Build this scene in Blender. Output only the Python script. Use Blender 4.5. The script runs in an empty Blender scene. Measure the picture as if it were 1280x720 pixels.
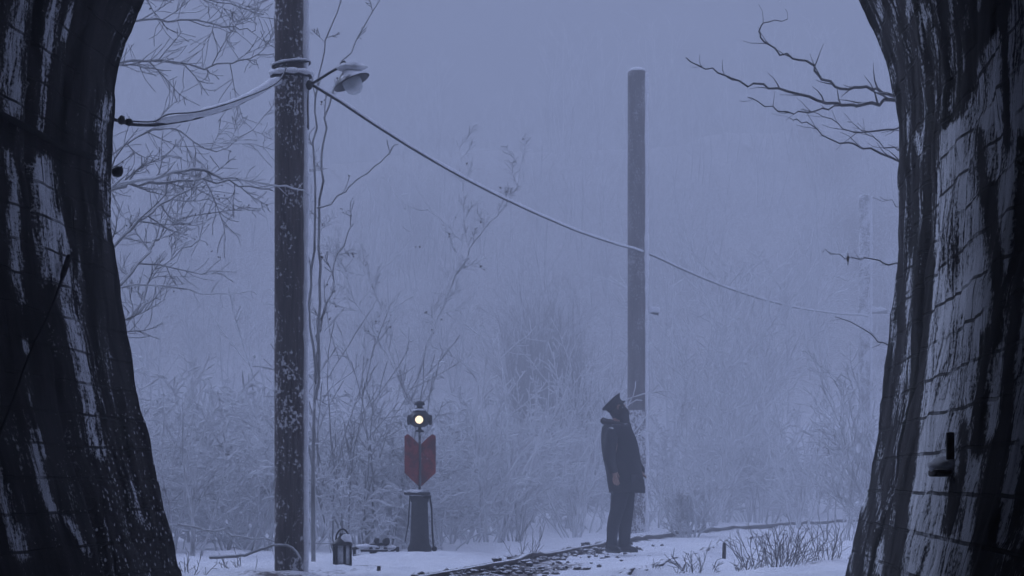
import bpy, math, random
import numpy as np
from mathutils import Vector, Matrix, noise as mnoise

S = bpy.context.scene
COL = S.collection
R = math.radians
# ------------------------------------------------------------------ camera
F = 2887.0           # focal length in photo pixels (1280 wide)
HOR = 605.0          # photo row of the horizon
CZ = 0.78            # camera height
cd = bpy.data.cameras.new('camera')
cam = bpy.data.objects.new('camera', cd); COL.objects.link(cam)
cam.location = (0, 0, CZ); cam.rotation_euler = (R(90), 0, 0)
cd.sensor_width = 36; cd.lens = F / 1280 * 36
cd.shift_y = (HOR - 360) / 1280
cd.clip_start = 0.1; cd.clip_end = 2000
S.camera = cam
# ------------------------------------------------------------------ light
w = bpy.data.worlds.new('World'); S.world = w; w.use_nodes = True
nt = w.node_tree; nt.nodes.clear()
SUN_EL, SUN_AZ = R(30), R(-40)      # over the clouds, ahead and to the left
sky = nt.nodes.new('ShaderNodeTexSky'); sky.sky_type = 'NISHITA'; sky.sun_disc = False
sky.sun_elevation = SUN_EL; sky.sun_rotation = SUN_AZ
ov = nt.nodes.new('ShaderNodeMix'); ov.data_type = 'RGBA'; ov.blend_type = 'MIX'
ov.inputs['Factor'].default_value = 0.95
# thick dusk cloud cover over the blue sky
bg = nt.nodes.new('ShaderNodeBackground'); bg.inputs['Strength'].default_value = 0.05
wo = nt.nodes.new('ShaderNodeOutputWorld')
tcw = nt.nodes.new('ShaderNodeTexCoord'); sx = nt.nodes.new('ShaderNodeSeparateXYZ'); gr = nt.nodes.new('ShaderNodeMapRange')
gr.inputs[1].default_value = 0; gr.inputs[2].default_value = 1; gr.inputs[3].default_value = .12; gr.inputs[4].default_value = 1.8   # overcast dome: brighter overhead
oc = nt.nodes.new('ShaderNodeMix'); oc.data_type = 'RGBA'; oc.blend_type = 'MULTIPLY'; oc.inputs['Factor'].default_value = 1
oc.inputs['A'].default_value = (4.55, 5.4, 8.9, 1)
nt.links.new(tcw.outputs['Generated'], sx.inputs[0]); nt.links.new(sx.outputs[2], gr.inputs[0]); nt.links.new(gr.outputs[0], oc.inputs['B']); nt.links.new(oc.outputs['Result'], ov.inputs['B'])
nt.links.new(sky.outputs[0], ov.inputs['A']); nt.links.new(ov.outputs['Result'], bg.inputs[0]); nt.links.new(bg.outputs[0], wo.inputs[0])
sd = bpy.data.lights.new('sun', 'SUN'); sd.energy = 2.2; sd.angle = R(26); sd.color = (0.56, 0.67, 1.0)
sun = bpy.data.objects.new('sun', sd); COL.objects.link(sun)
d = Vector((math.sin(SUN_AZ) * math.cos(SUN_EL), math.cos(SUN_AZ) * math.cos(SUN_EL), math.sin(SUN_EL)))
sun.rotation_euler = d.to_track_quat('Z', 'Y').to_euler(); sun.location = (0, 20, 40)
S.view_settings.view_transform = 'Standard'; S.view_settings.look = 'None'
S.view_settings.exposure = 1.4; S.view_settings.gamma = 1; S.view_settings.use_curve_mapping = False
cy = S.cycles
cy.max_bounces = 7; cy.diffuse_bounces = 4; cy.volume_bounces = 3; cy.transparent_max_bounces = 8
cy.use_denoising = True; cy.sample_clamp_indirect = 4
HAZE_DENSITY = 0.027

# ------------------------------------------------------------------ helpers
def P(px, py, Y):
    return Vector(((px - 640) / F * Y, Y, CZ + (HOR - py) / F * Y))

def fb(x, y, z=0.0, o=3):
    return mnoise.fractal((x, y, z), 1.0, 2.0, o)

class MB:
    def __init__(s): s.v = []; s.f = []
    def add(s, vs, fs):
        b = len(s.v); s.v.extend([tuple(p) for p in vs]); s.f.extend([tuple(i + b for i in f) for f in fs])
    def box(s, c, size, rot=None, bevel=0.0):
        x, y, z = [q / 2 for q in size]; c = Vector(c)
        b = min(bevel, x * .9, y * .9, z * .9)
        if b <= 0:
            vs = [Vector((i * x, j * y, k * z)) for i in (-1, 1) for j in (-1, 1) for k in (-1, 1)]
            fs = [(0, 1, 3, 2), (4, 6, 7, 5), (0, 4, 5, 1), (2, 3, 7, 6), (0, 2, 6, 4), (1, 5, 7, 3)]
        else:
            ring = [(x - b, -y), (x, -y + b), (x, y - b), (x - b, y), (-x + b, y), (-x, y - b), (-x, -y + b), (-x + b, -y)]
            sh = lambda k: [(a * (1 - b / x) if abs(a) > 0 else a, q * (1 - b / y)) for a, q in ring]
            lv = [(sh(0), -z), (ring, -z + b), (ring, z - b), (sh(0), z)]
            vs = [Vector((a, q, zz)) for rr, zz in lv for a, q in rr]
            fs = [tuple(range(7, -1, -1)), tuple(range(24, 32))]
            for l in range(3):
                for i in range(8):
                    j = (i + 1) % 8; fs.append((l * 8 + i, l * 8 + j, l * 8 + 8 + j, l * 8 + 8 + i))
        if rot is not None:
            M = rot if isinstance(rot, Matrix) else Matrix.Rotation(rot, 3, 'Z')
            vs = [M @ q for q in vs]
        s.add([c + q for q in vs], fs)
    def tube(s, pts, rad, n=6, cap=True, squash=None):
        pts = [Vector(p) for p in pts]; m = len(pts)
        if not hasattr(rad, '__len__'): rad = [rad] * m
        vs = []; ref = None
        for i, p in enumerate(pts):
            t = (pts[min(i + 1, m - 1)] - pts[max(i - 1, 0)])
            if t.length < 1e-9: t = Vector((0, 0, 1))
            t.normalize()
            if ref is None:
                ref = Vector((1, 0, 0)) if abs(t.x) < .8 else Vector((0, 1, 0))
            u = ref - t * ref.dot(t)
            if u.length < 1e-5: u = t.orthogonal()
            u.normalize(); ref = u; v = t.cross(u)
            for k in range(n):
                a = 2 * math.pi * k / n
                vs.append(p + (u * math.cos(a) + v * math.sin(a)) * rad[i])
        fs = []
        for i in range(m - 1):
            for k in range(n):
                k2 = (k + 1) % n
                fs.append((i * n + k, i * n + k2, (i + 1) * n + k2, (i + 1) * n + k))
        if cap and n > 3:
            fs.append(tuple(range(n - 1, -1, -1))); fs.append(tuple(range((m - 1) * n, m * n)))
        s.add(vs, fs)
    def rings(s, rs, cap=True):
        n = len(rs[0]); vs = [q for r in rs for q in r]; fs = []
        for i in range(len(rs) - 1):
            for k in range(n):
                k2 = (k + 1) % n
                fs.append((i * n + k, i * n + k2, (i + 1) * n + k2, (i + 1) * n + k))
        if cap:
            fs.append(tuple(range(n - 1, -1, -1))); fs.append(tuple(range((len(rs) - 1) * n, len(rs) * n)))
        s.add(vs, fs)
    def lathe(s, prof, c, n=20, axis=None):
        c = Vector(c); M = Vector((0, 0, 1)).rotation_difference(Vector(axis)).to_matrix() if axis is not None else Matrix.Identity(3)
        s.rings([[c + M @ Vector((r * math.cos(2 * math.pi * k / n), r * math.sin(2 * math.pi * k / n), z)) for k in range(n)] for r, z in prof])
    def prism(s, poly, o, ux, uy, th):
        o = Vector(o); ux = Vector(ux); uy = Vector(uy); nrm = ux.cross(uy).normalized() * th / 2
        n = len(poly); pts = [o + ux * a + uy * b for a, b in poly]
        fs = [tuple(range(n)), tuple(range(2 * n - 1, n - 1, -1))] + [(i, i + n, (i + 1) % n + n, (i + 1) % n) for i in range(n)]
        s.add([p + nrm for p in pts] + [p - nrm for p in pts], fs)
    def ball(s, c, r, n=10, jitter=0, seed=0):
        c = Vector(c); r = r if hasattr(r, '__len__') else (r, r, r); m = n // 2 + 1
        rs = []
        for i in range(m):
            th = math.pi * (0.02 + .96 * i / (m - 1)); ring = []
            for k in range(n):
                a = 2 * math.pi * k / n
                q = Vector((math.sin(th) * math.cos(a), math.sin(th) * math.sin(a), -math.cos(th)))
                g = 1 + jitter * mnoise.noise(q * 1.7 + Vector((seed, 0, 0)))
                ring.append(c + Vector((q.x * r[0], q.y * r[1], q.z * r[2])) * g)
            rs.append(ring)
        s.rings(rs)
    def build(s, name, mat, parent=None, smooth=True):
        return mesh_obj(name, np.array(s.v, dtype=np.float64).reshape(-1, 3), s.f, mat, parent, smooth)

def wloc(o):
    p = Vector((0, 0, 0))
    while o is not None: p = p + o.location; o = o.parent
    return p

def mesh_obj(name, V, Fs, mat, parent=None, smooth=True):
    me = bpy.data.meshes.new(name)
    if parent is not None: V = V - np.array(wloc(parent))
    me.from_pydata(V.tolist(), [], Fs)
    if smooth: me.polygons.foreach_set('use_smooth', [True] * len(me.polygons))
    me.materials.append(mat); me.update()
    o = bpy.data.objects.new(name, me); COL.objects.link(o)
    if parent is not None: o.parent = parent
    return o

def big_mesh(name, V, Q, mat):
    """one mesh of quads from numpy arrays"""
    me = bpy.data.meshes.new(name)
    me.vertices.add(len(V)); me.vertices.foreach_set('co', V.astype(np.float32).ravel())
    me.loops.add(Q.size); me.loops.foreach_set('vertex_index', Q.astype(np.int32).ravel())
    me.polygons.add(len(Q)); me.polygons.foreach_set('loop_start', np.arange(0, Q.size, 4, dtype=np.int32))
    me.polygons.foreach_set('loop_total', np.full(len(Q), 4, dtype=np.int32))
    me.update(calc_edges=True); me.validate()
    me.polygons.foreach_set('use_smooth', [True] * len(me.polygons))
    me.materials.append(mat)
    o = bpy.data.objects.new(name, me); COL.objects.link(o); return o

def tag(o, label=None, cat=None, group=None, kind=None):
    if label: o['label'] = label
    if cat: o['category'] = cat
    if group: o['group'] = group
    if kind: o['kind'] = kind
    return o

def thing(name, loc, label, cat, group=None):
    o = bpy.data.objects.new(name, None); COL.objects.link(o); o.location = loc; o.empty_display_size = .2
    return tag(o, label, cat, group)

# ------------------------------------------------------------------ materials
class NT:
    def __init__(s, name):
        s.m = bpy.data.materials.new(name); s.m.use_nodes = True; s.t = s.m.node_tree; s.t.nodes.clear()
        s.out = s.n('ShaderNodeOutputMaterial'); s.b = s.n('ShaderNodeBsdfPrincipled')
        s.l(s.b.outputs[0], s.out.inputs[0]); s.b.inputs['Roughness'].default_value = .8
        s.b.inputs['Specular IOR Level'].default_value = .25
    def n(s, t, **k):
        o = s.t.nodes.new(t)
        for a, b in k.items(): setattr(o, a, b)
        return o
    def l(s, a, b): s.t.links.new(a, b)
    def val(s, sock, x):
        if isinstance(x, bpy.types.NodeSocket): s.l(x, sock)
        else: sock.default_value = x
    def math(s, op, a, b=0.0, c=0.0, clamp=False):
        o = s.n('ShaderNodeMath', operation=op, use_clamp=clamp); s.val(o.inputs[0], a); s.val(o.inputs[1], b); s.val(o.inputs[2], c); return o.outputs[0]
    def mix(s, f, a, b):
        o = s.n('ShaderNodeMix', data_type='RGBA'); s.val(o.inputs['Factor'], f)
        s.val(o.inputs['A'], a if isinstance(a, bpy.types.NodeSocket) else (*a, 1)); s.val(o.inputs['B'], b if isinstance(b, bpy.types.NodeSocket) else (*b, 1)); return o.outputs['Result']
    def ramp(s, x, a, b):
        o = s.n('ShaderNodeMapRange', interpolation_type='SMOOTHSTEP'); s.l(x, o.inputs[0]); o.inputs[1].default_value = a; o.inputs[2].default_value = b; return o.outputs[0]
    def coord(s, kind='Object', scale=(1, 1, 1)):
        c = s.n('ShaderNodeTexCoord'); mp = s.n('ShaderNodeMapping'); mp.inputs['Scale'].default_value = scale
        s.l(c.outputs[kind], mp.inputs[0]); return mp.outputs[0]
    def noise(s, co, scale, detail=4, rough=.6, dist=0):
        o = s.n('ShaderNodeTexNoise'); s.l(co, o.inputs['Vector']); o.inputs['Scale'].default_value = scale
        o.inputs['Detail'].default_value = detail; o.inputs['Roughness'].default_value = rough; o.inputs['Distortion'].default_value = dist; return o.outputs['Fac']
    def bump(s, h, strength=.5, dist=.01):
        o = s.n('ShaderNodeBump'); s.l(h, o.inputs['Height']); o.inputs['Strength'].default_value = strength; o.inputs['Distance'].default_value = dist
        s.l(o.outputs[0], s.b.inputs['Normal'])
    def normal(s):
        g = s.n('ShaderNodeNewGeometry'); x = s.n('ShaderNodeSeparateXYZ'); s.l(g.outputs['Normal'], x.inputs[0]); return x.outputs
    def attr(s, name):
        a = s.n('ShaderNodeAttribute', attribute_name=name); return a.outputs['Fac']
    def base(s, c): s.val(s.b.inputs['Base Color'], c if isinstance(c, bpy.types.NodeSocket) else (*c, 1)); return s

SNOW = (.82, .83, .86)
def m_plain(name, c1, c2, scale=8, rough=.8, bump=.3, metal=0, snow_up=None, sscale=20):
    t = NT(name); co = t.coord(); nz = t.noise(co, scale, 5)
    c = t.mix(t.ramp(nz, .3, .7), c1, c2)
    if snow_up is not None:
        n2 = t.noise(co, sscale, 3)
        f = t.math('ADD', t.normal()[2], t.math('MULTIPLY', t.math('SUBTRACT', n2, .5), .9))
        c = t.mix(t.ramp(f, snow_up, snow_up + .2), c, SNOW)
    t.base(c); t.b.inputs['Roughness'].default_value = rough; t.b.inputs['Metallic'].default_value = metal
    if bump: t.bump(nz, bump)
    return t.m

def m_twig(name, bark, snow_lo, frost):
    """bark with snow lying on upper faces and hoar frost in patches"""
    t = NT(name); co = t.coord('Object'); n1 = t.noise(co, 9, 3); n2 = t.noise(co, 2.2, 3)
    f = t.math('ADD', t.normal()[2], t.math('MULTIPLY', t.math('SUBTRACT', n1, .5), 1.1))
    f = t.ramp(f, snow_lo, snow_lo + .3)
    g = t.math('MULTIPLY', t.ramp(n2, .15, .6), frost)
    f = t.math('MAXIMUM', f, g)
    c = t.mix(n1, tuple(q * .7 for q in bark), tuple(q * 1.3 for q in bark))
    t.base(t.mix(f, c, (.86, .87, .89)))
    tr = t.n('ShaderNodeBsdfTranslucent'); tr.inputs[0].default_value = (.86, .87, .89, 1); mx = t.n('ShaderNodeMixShader')
    t.val(mx.inputs[0], t.math('MULTIPLY', f, .62)); t.l(t.b.outputs[0], mx.inputs[1]); t.l(tr.outputs[0], mx.inputs[2]); t.l(mx.outputs[0], t.out.inputs[0])
    return t.m

def m_snow():
    t = NT('snow_surface'); co = t.coord('Object'); a = t.noise(co, 2.2, 6, .65); b = t.noise(co, 18, 4, .7)
    dirt = t.attr('dirt')
    sp = t.math('ADD', t.math('MULTIPLY', b, .75), t.math('MULTIPLY', dirt, .62))
    k = t.ramp(sp, .66, .76)
    earth = t.mix(t.noise(co, 30, 3), (.03, .022, .018), (.1, .07, .055))
    s2 = t.mix(t.ramp(a, .3, .7), (.74, .755, .8), (.86, .86, .88))
    t.base(t.mix(k, s2, earth)); h = t.math('ADD', a, t.math('MULTIPLY', b, .35)); t.bump(h, .75, .06)
    t.b.inputs['Roughness'].default_value = .65; return t.m

def m_pole(name, specks, lo=.57):
    t = NT(name); co = t.coord('Object', (1, 1, .06)); g = t.noise(co, 55, 5, .7)
    co2 = t.coord('Object', (1, 1, .75)); s = t.noise(co2, 42, 3, .6); s2 = t.noise(co2, 5, 3)
    c = t.mix(t.ramp(g, .3, .72), (.03, .025, .027), (.13, .105, .1))
    th = t.math('ADD', s, t.math('MULTIPLY', t.math('SUBTRACT', s2, .5), .75))
    k = t.math('MULTIPLY', t.ramp(th, lo, lo + .11), specks)
    n = t.normal()
    e = t.ramp(t.math('ADD', n[0], t.math('MULTIPLY', t.math('SUBTRACT', s2, .5), .3)), .72, .95)
    k = t.math('MAXIMUM', k, t.math('MULTIPLY', e, .85))
    t.base(t.mix(k, c, (.8, .81, .84))); t.bump(g, .6, .01); t.b.inputs['Roughness'].default_value = .9
    return t.m

def m_emit(name, c, st):
    t = NT(name); t.base(c); t.b.inputs['Emission Color'].default_value = (*c, 1); t.b.inputs['Emission Strength'].default_value = st; return t.m

def m_glass(name, c=(.8, .85, .9), rough=.15, alpha=.35):
    t = NT(name); co = t.coord(); nz = t.noise(co, 25, 4); t.base(t.mix(t.ramp(nz, .4, .65), c, (.85, .86, .88)))
    t.b.inputs['Roughness'].default_value = rough; t.l(t.math('ADD', t.math('MULTIPLY', nz, .4), alpha), t.b.inputs['Alpha']); return t.m

def m_wall():
    """sooty damp stone with courses, frost in runs, snow specks; masks live in mesh attributes"""
    t = NT('tunnel_stone')
    uv = t.n('ShaderNodeUVMap', uv_map='masonry'); U = uv.outputs[0]
    def mp(scale):
        m = t.n('ShaderNodeMapping'); m.inputs['Scale'].default_value = scale; t.l(U, m.inputs[0]); return m.outputs[0]
    br = t.n('ShaderNodeTexBrick'); br.offset = .37; br.squash = 1
    wob = t.n('ShaderNodeTexNoise'); t.l(U, wob.inputs['Vector']); wob.inputs['Scale'].default_value = 2.5
    va = t.n('ShaderNodeVectorMath', operation='MULTIPLY_ADD'); t.l(wob.outputs['Color'], va.inputs[0]); va.inputs[1].default_value = (.07, .008, 0); t.l(U, va.inputs[2])
    t.l(va.outputs[0], br.inputs['Vector'])
    br.inputs['Scale'].default_value = 1; br.inputs['Brick Width'].default_value = 1.9; br.inputs['Row Height'].default_value = .21
    br.inputs['Mortar Size'].default_value = .010; br.inputs['Mortar Smooth'].default_value = .35
    br.inputs['Color1'].default_value = (.3, .3, .3, 1); br.inputs['Color2'].default_value = (.7, .7, .7, 1); br.inputs['Mortar'].default_value = (0, 0, 0, 1)
    mort = br.outputs['Fac']
    streak = t.noise(mp((4.2, 1.1, 1)), 1.0, 6, .66, .5)
    streak2 = t.noise(mp((14, 3.6, 1)), 1.0, 5, .68, .4)
    blot = t.noise(mp((1.7, 1.5, 1)), 1.0, 6, .62)
    fine = t.noise(mp((26, 40, 1)), 1.0, 4, .7)
    mort = t.math('MULTIPLY', mort, t.ramp(t.noise(mp((1.3, 3.1, 1)), 1.0, 3), .36, .56))
    sep = t.n('ShaderNodeSeparateColor'); t.l(br.outputs['Color'], sep.inputs[0])
    stone = t.mix(t.ramp(streak, .3, .7), (.008, .008, .009), (.08, .076, .077))
    stone = t.mix(t.math('MULTIPLY', t.ramp(blot, .5, .75), .5), stone, (.035, .045, .03))
    stone = t.mix(t.math('MULTIPLY', t.ramp(fine, .55, .8), .35), stone, (.11, .105, .10))
    fr = t.attr('frost'); sn = t.attr('specks')
    # frost: where the mask is high the streak noise shows less bare stone
    def dev(x, g): return t.math('MULTIPLY', t.math('SUBTRACT', x, .5), g)
    q = t.math('ADD', t.math('ADD', dev(streak2, 2.4), dev(streak, 2.0)), t.math('ADD', dev(blot, 2.4), dev(fine, 2.3)))
    q = t.math('ADD', q, t.math('MULTIPLY', t.math('SUBTRACT', fr, .62), 1.3))
    k = t.ramp(q, -.2, .34)
    k = t.math('MULTIPLY', k, t.math('SUBTRACT', 1.0, t.math('MULTIPLY', mort, .92)))
    k = t.math('MULTIPLY', k, t.math('ADD', .66, t.math('MULTIPLY', t.ramp(streak2, .3, .62), .34)))
    vo = t.n('ShaderNodeTexVoronoi'); t.l(mp((26, 26, 1)), vo.inputs['Vector']); vo.inputs['Scale'].default_value = 1
    vsep = t.n('ShaderNodeSeparateColor'); t.l(vo.outputs['Color'], vsep.inputs[0])
    spot = t.math('LESS_THAN', vo.outputs['Distance'], t.math('MULTIPLY', t.math('MULTIPLY', sn, .34), vsep.outputs[0]))
    spot = t.math('MULTIPLY', spot, t.math('LESS_THAN', vsep.outputs[1], t.math('ADD', .12, t.math('MULTIPLY', sn, .55))))
    k = t.math('MAXIMUM', k, t.math('MULTIPLY', spot, .75))
    t.base(t.mix(k, stone, (.78, .79, .83)))
    h = t.math('SUBTRACT', t.math('ADD', t.math('MULTIPLY', streak, .5), t.math('ADD', t.math('MULTIPLY', fine, .25), t.math('MULTIPLY', k, .3))), t.math('MULTIPLY', mort, 1.1))
    t.bump(h, .9, .035); t.b.inputs['Roughness'].default_value = .95; t.b.inputs['Specular IOR Level'].default_value = .03
    return t.m

M = dict(
    snow=None, wall=None,
    pole=m_pole('pole_timber', .75), pole_far=m_pole('pole_timber_frosted', .35), rime=m_pole('rimed_timber', .9, .45), pole_white=m_pole('pole_timber_rimed', 1.0, .42),
    iron=m_plain('old_iron', (.018, .018, .02), (.05, .045, .045), 25, .6, .3, .0, .55),
    black=m_plain('black_iron', (.012, .012, .013), (.03, .028, .028), 30, .55, .2),
    rust=m_plain('rusty_rail', (.025, .018, .016), (.06, .04, .032), 20, .7, .3, 0, .75, 9),
    red=None,
    cable=m_twig('snowy_cable', (.03, .03, .035), .35, .0),
    cable_dark=m_plain('black_cable', (.006, .006, .007), (.014, .014, .016), 20, 1.0, .1),
    packed=m_plain('packed_snow', (.74, .755, .8), (.86, .86, .88), 14, .7, .5),
    bark=m_twig('dark_bark', (.035, .03, .03), .62, .12),
    bark_snowy=m_twig('snowy_bark', (.045, .038, .036), .2, .32),
    frost=m_twig('frosted_twig', (.11, .098, .095), -.2, .95),
    frost2=m_twig('lightly_frosted_twig', (.06, .052, .05), -.05, .7),
    leaf=m_plain('dead_leaf', (.03, .02, .015), (.07, .04, .025), 30, .8, 0, 0, .85),
    weed=m_twig('dry_weed', (.045, .033, .028), .7, .12),
    conifer=m_twig('snowy_needles', (.02, .028, .022), .45, .15),
    coat=m_plain('dark_wool', (.012, .012, .016), (.026, .025, .03), 60, .95, .5, 0, .86, 60),
    collar=m_plain('grey_fur', (.025, .023, .023), (.06, .052, .052), 70, .95, .8),
    trousers=m_plain('dark_trouser_cloth', (.012, .012, .018), (.024, .023, .03), 60, .95, .4),
    leather=m_plain('black_leather', (.01, .01, .011), (.022, .02, .02), 40, .5, .3),
    hair=m_plain('dark_hair', (.01, .008, .008), (.03, .024, .022), 90, .8, .6),
    skin=m_plain('skin', (.34, .2, .15), (.42, .26, .2), 20, .6, .1),
    enamel=m_plain('grey_enamel', (.06, .06, .065), (.11, .11, .115), 20, .4, .1, 0, .5),
    glass=m_glass('frosted_glass'), lens=m_emit('lit_lens', (1.0, .8, .52), .8),
    clear=m_glass('lantern_glass', (.6, .62, .66), .2, .5),
    stone=m_plain('ballast_stone', (.03, .026, .026), (.11, .09, .08), 14, .9, .5, 0, .72),
    wood=m_plain('weathered_wood', (.03, .025, .022), (.08, .065, .06), 16, .9, .4, 0, .7),
)
def m_red():
    t = NT('worn_red_paint'); co = t.coord(); a = t.noise(co, 11, 5, .65); b = t.noise(co, 45, 3)
    c = t.mix(t.ramp(a, .4, .62), (.27, .045, .038), (.09, .025, .025))
    t.base(t.mix(t.ramp(b, .66, .74), c, (.6, .6, .64))); t.b.inputs['Roughness'].default_value = .6; t.bump(b, .2); return t.m
M['red'] = m_red(); M['snow'] = m_snow(); M['wall'] = m_wall()

# ------------------------------------------------------------------ ground
TRACK_PX = [(545, 719, .05), (600, 705.5, .05), (640, 698, .05), (690, 690.5, .05), (750, 682, .05), (800, 673, .05), (860, 663.5, .05), (930, 657.5, .05), (990, 654, .05)]
def track_left():
    pts = []
    for px, py, z in TRACK_PX:
        Y = (CZ - z) * F / (py - HOR); pts.append(((px - 640) / F * Y, Y))
    return pts
tl = track_left()
# smooth left rail as x(y): fit a polynomial
ty = np.array([p[1] for p in tl]); tx = np.array([p[0] for p in tl])
TC = np.polyfit(ty, tx, 3)
def rail_x(y):
    if y < 18.5:
        s = np.polyval(np.polyder(TC), 18.5); s = min(max(s, .05), .12); return np.polyval(TC, 18.5) + (y - 18.5) * s
    if y > 44: return np.polyval(TC, 44) + (y - 44) * np.polyval(np.polyder(TC), 44)
    return np.polyval(TC, y)

def sm(a, b, x):
    t = min(1, max(0, (x - a) / (b - a))); return t * t * (3 - 2 * t)

FOOT = [(1.05 + .16 * (-1) ** i + .05 * (i % 3), 25.4 - i * .55) for i in range(9)] + [(1.5 + .2 * i, 26.2 + .12 * (-1) ** i) for i in range(4)]
def gz(x, y):
    tr = rail_x(max(min(y, 60), -5))
    du = x - tr
    out = sm(14, 18, y)
    z = .03 * fb(x * .45, y * .45, 1.3, 3) * out + .036 * fb(x * 2.1, y * 2.1, 4, 3) * out + .012 * fb(x * 7, y * 5, 6, 2) * out * sm(34, 28, y)
    if 20 < y < 29:
        for fx, fy in FOOT: z -= .022 * math.exp(-((x - fx) / .10) ** 2 - ((y - fy) / .15) ** 2)
    z += .03 * sm(-.5, -2.0, du) * out * sm(40, 24, y)               # left bank beside the rail
    z += .07 * math.exp(-((du - 1.5) / .28) ** 2) * out                 # snow hump over the buried right rail
    z += (.10 + .05 * fb(x, y * .6, 9, 2)) * sm(1.9, 3.2, du) * out * .6
    z += .09 * math.exp(-((x + .95) ** 2 / .5 + (y - 23.1) ** 2 / .5)) * out  # drift at the signal foot
    far = min(60, max(0, abs(du) - 4))
    z += .045 * far * sm(25, 45, y) + .02 * sm(0, 6, far) * fb(x * .3, y * .3, 2, 3)
    h = min(14.5, 12 * sm(51, 90, y) * (1 + .3 * fb(x * .035, y * .03, 5, 3))) + .7 * sm(50, 70, y) * fb(x * .08, y * .08, 7, 4)
    z += h - 2 * sm(128, 210, y)
    if y < 17: z = z * sm(13, 17, y) - .02
    return z

def spaced(segs):
    out = []
    for a, b, st in segs:
        n = max(1, int(round((b - a) / st))); out += [a + (b - a) * i / n for i in range(n)]
    out.append(segs[-1][1]); return out
xs = spaced([(-150, -40, 10), (-40, -10, 1.5), (-10, -4, .25), (-4, 5, .085), (5, 10, .2), (10, 40, 1.2), (40, 150, 10)])
ys = spaced([(-70, 10, 8), (10, 17, .5), (17, 30, .085), (30, 45, .2), (45, 70, .8), (70, 135, 3), (135, 220, 10)])
V = np.array([(x, y, gz(x, y)) for y in ys for x in xs]); nx = len(xs)
I = np.arange(len(V)).reshape(len(ys), nx)
Q = np.stack([I[:-1, :-1], I[:-1, 1:], I[1:, 1:], I[1:, :-1]], -1).reshape(-1, 4)
ground = big_mesh('ground', V, Q, M['snow'])
dirt = []
for x, y, z in V:
    du = x - rail_x(max(min(y, 60), -5))
    a = .95 * math.exp(-((du - .02) / .17) ** 2) * sm(34, 26, y) + .55 * math.exp(-((du) / .12) ** 2) * sm(60, 40, y)
    a += .62 * math.exp(-((du - .5) / .34) ** 2) * sm(24.2, 22.3, y)
    a += .33 * math.exp(-((du + .9) / .6) ** 2) * (.5 + fb(x * 1.5, y * .8, 3, 3))
    a += .4 * sm(2.1, 2.6, du) * sm(23.5, 21.5, y) * (.45 + fb(x * 1.2, y * .7, 8, 3))
    a += .42 * sm(-.6, -1.4, du) * sm(24, 21, y) * (.75 + .9 * fb(x * 1.1, y * .6, 14, 3))
    a += .52 * sm(52, 66, y) + .28 * sm(.1, .3, fb(x * .5, y * .25, 11, 3)) * sm(30, 36, y) * sm(50, 44, y) * (abs(du - .7) > 2.2)
    dirt.append(min(1, max(0, a)))
at = ground.data.attributes.new('dirt', 'FLOAT', 'POINT'); at.data.foreach_set('value', dirt)
tag(ground, 'snow covered ground rising to a hill beyond the track', 'ground', kind='structure')

# haze: one closed box round everything, sky outside
hb = MB(); hb.box((0, 75, 8.0), (320, 310, 25))
hz = NT('winter_haze'); hz.t.nodes.remove(hz.b); pv = hz.n('ShaderNodeVolumePrincipled')
pv.inputs['Density'].default_value = HAZE_DENSITY; pv.inputs['Color'].default_value = (.55, .56, .59, 1); pv.inputs['Anisotropy'].default_value = 0.0
hz.l(pv.outputs[0], hz.out.inputs['Volume'])
haze = hb.build('haze', hz.m, None, False); tag(haze, 'pale blue winter haze filling the valley', 'haze', kind='stuff')

# ------------------------------------------------------------------ tunnel
YAW = math.atan(225 / F)
AX = Vector((math.sin(YAW), math.cos(YAW), 0)); RT = Vector((math.cos(YAW), -math.sin(YAW), 0))
MO = Vector((-.05, 16.2, 0))
def onmouth(px, py):
    d = Vector(((px - 640) / F, 1, (HOR - py) / F)); t = (MO - Vector((0, 0, CZ))).dot(AX) / d.dot(AX)
    p = Vector((0, 0, CZ)) + d * t; return ((p - MO).dot(RT), p.z)
LPX = [(185, 0), (173, 30), (163, 57), (154, 90), (147.5, 140), (142.5, 187), (142, 225), (143.5, 250), (147, 290), (152, 340), (157, 380), (163, 420), (173, 477), (182, 523), (193, 573), (207, 623), (218, 667), (232, 720)]
RPX = [(1074, 0), (1092, 42), (1106, 80), (1116, 125), (1122.5, 165), (1124, 195), (1123, 235), (1121.5, 280), (1119.5, 340), (1117, 370), (1112.5, 425), (1104, 495), (1094, 550), (1082, 610), (1067, 670), (1056, 720)]
Lp = [onmouth(*p) for p in LPX]; Rp = [onmouth(*p) for p in RPX]
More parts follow.
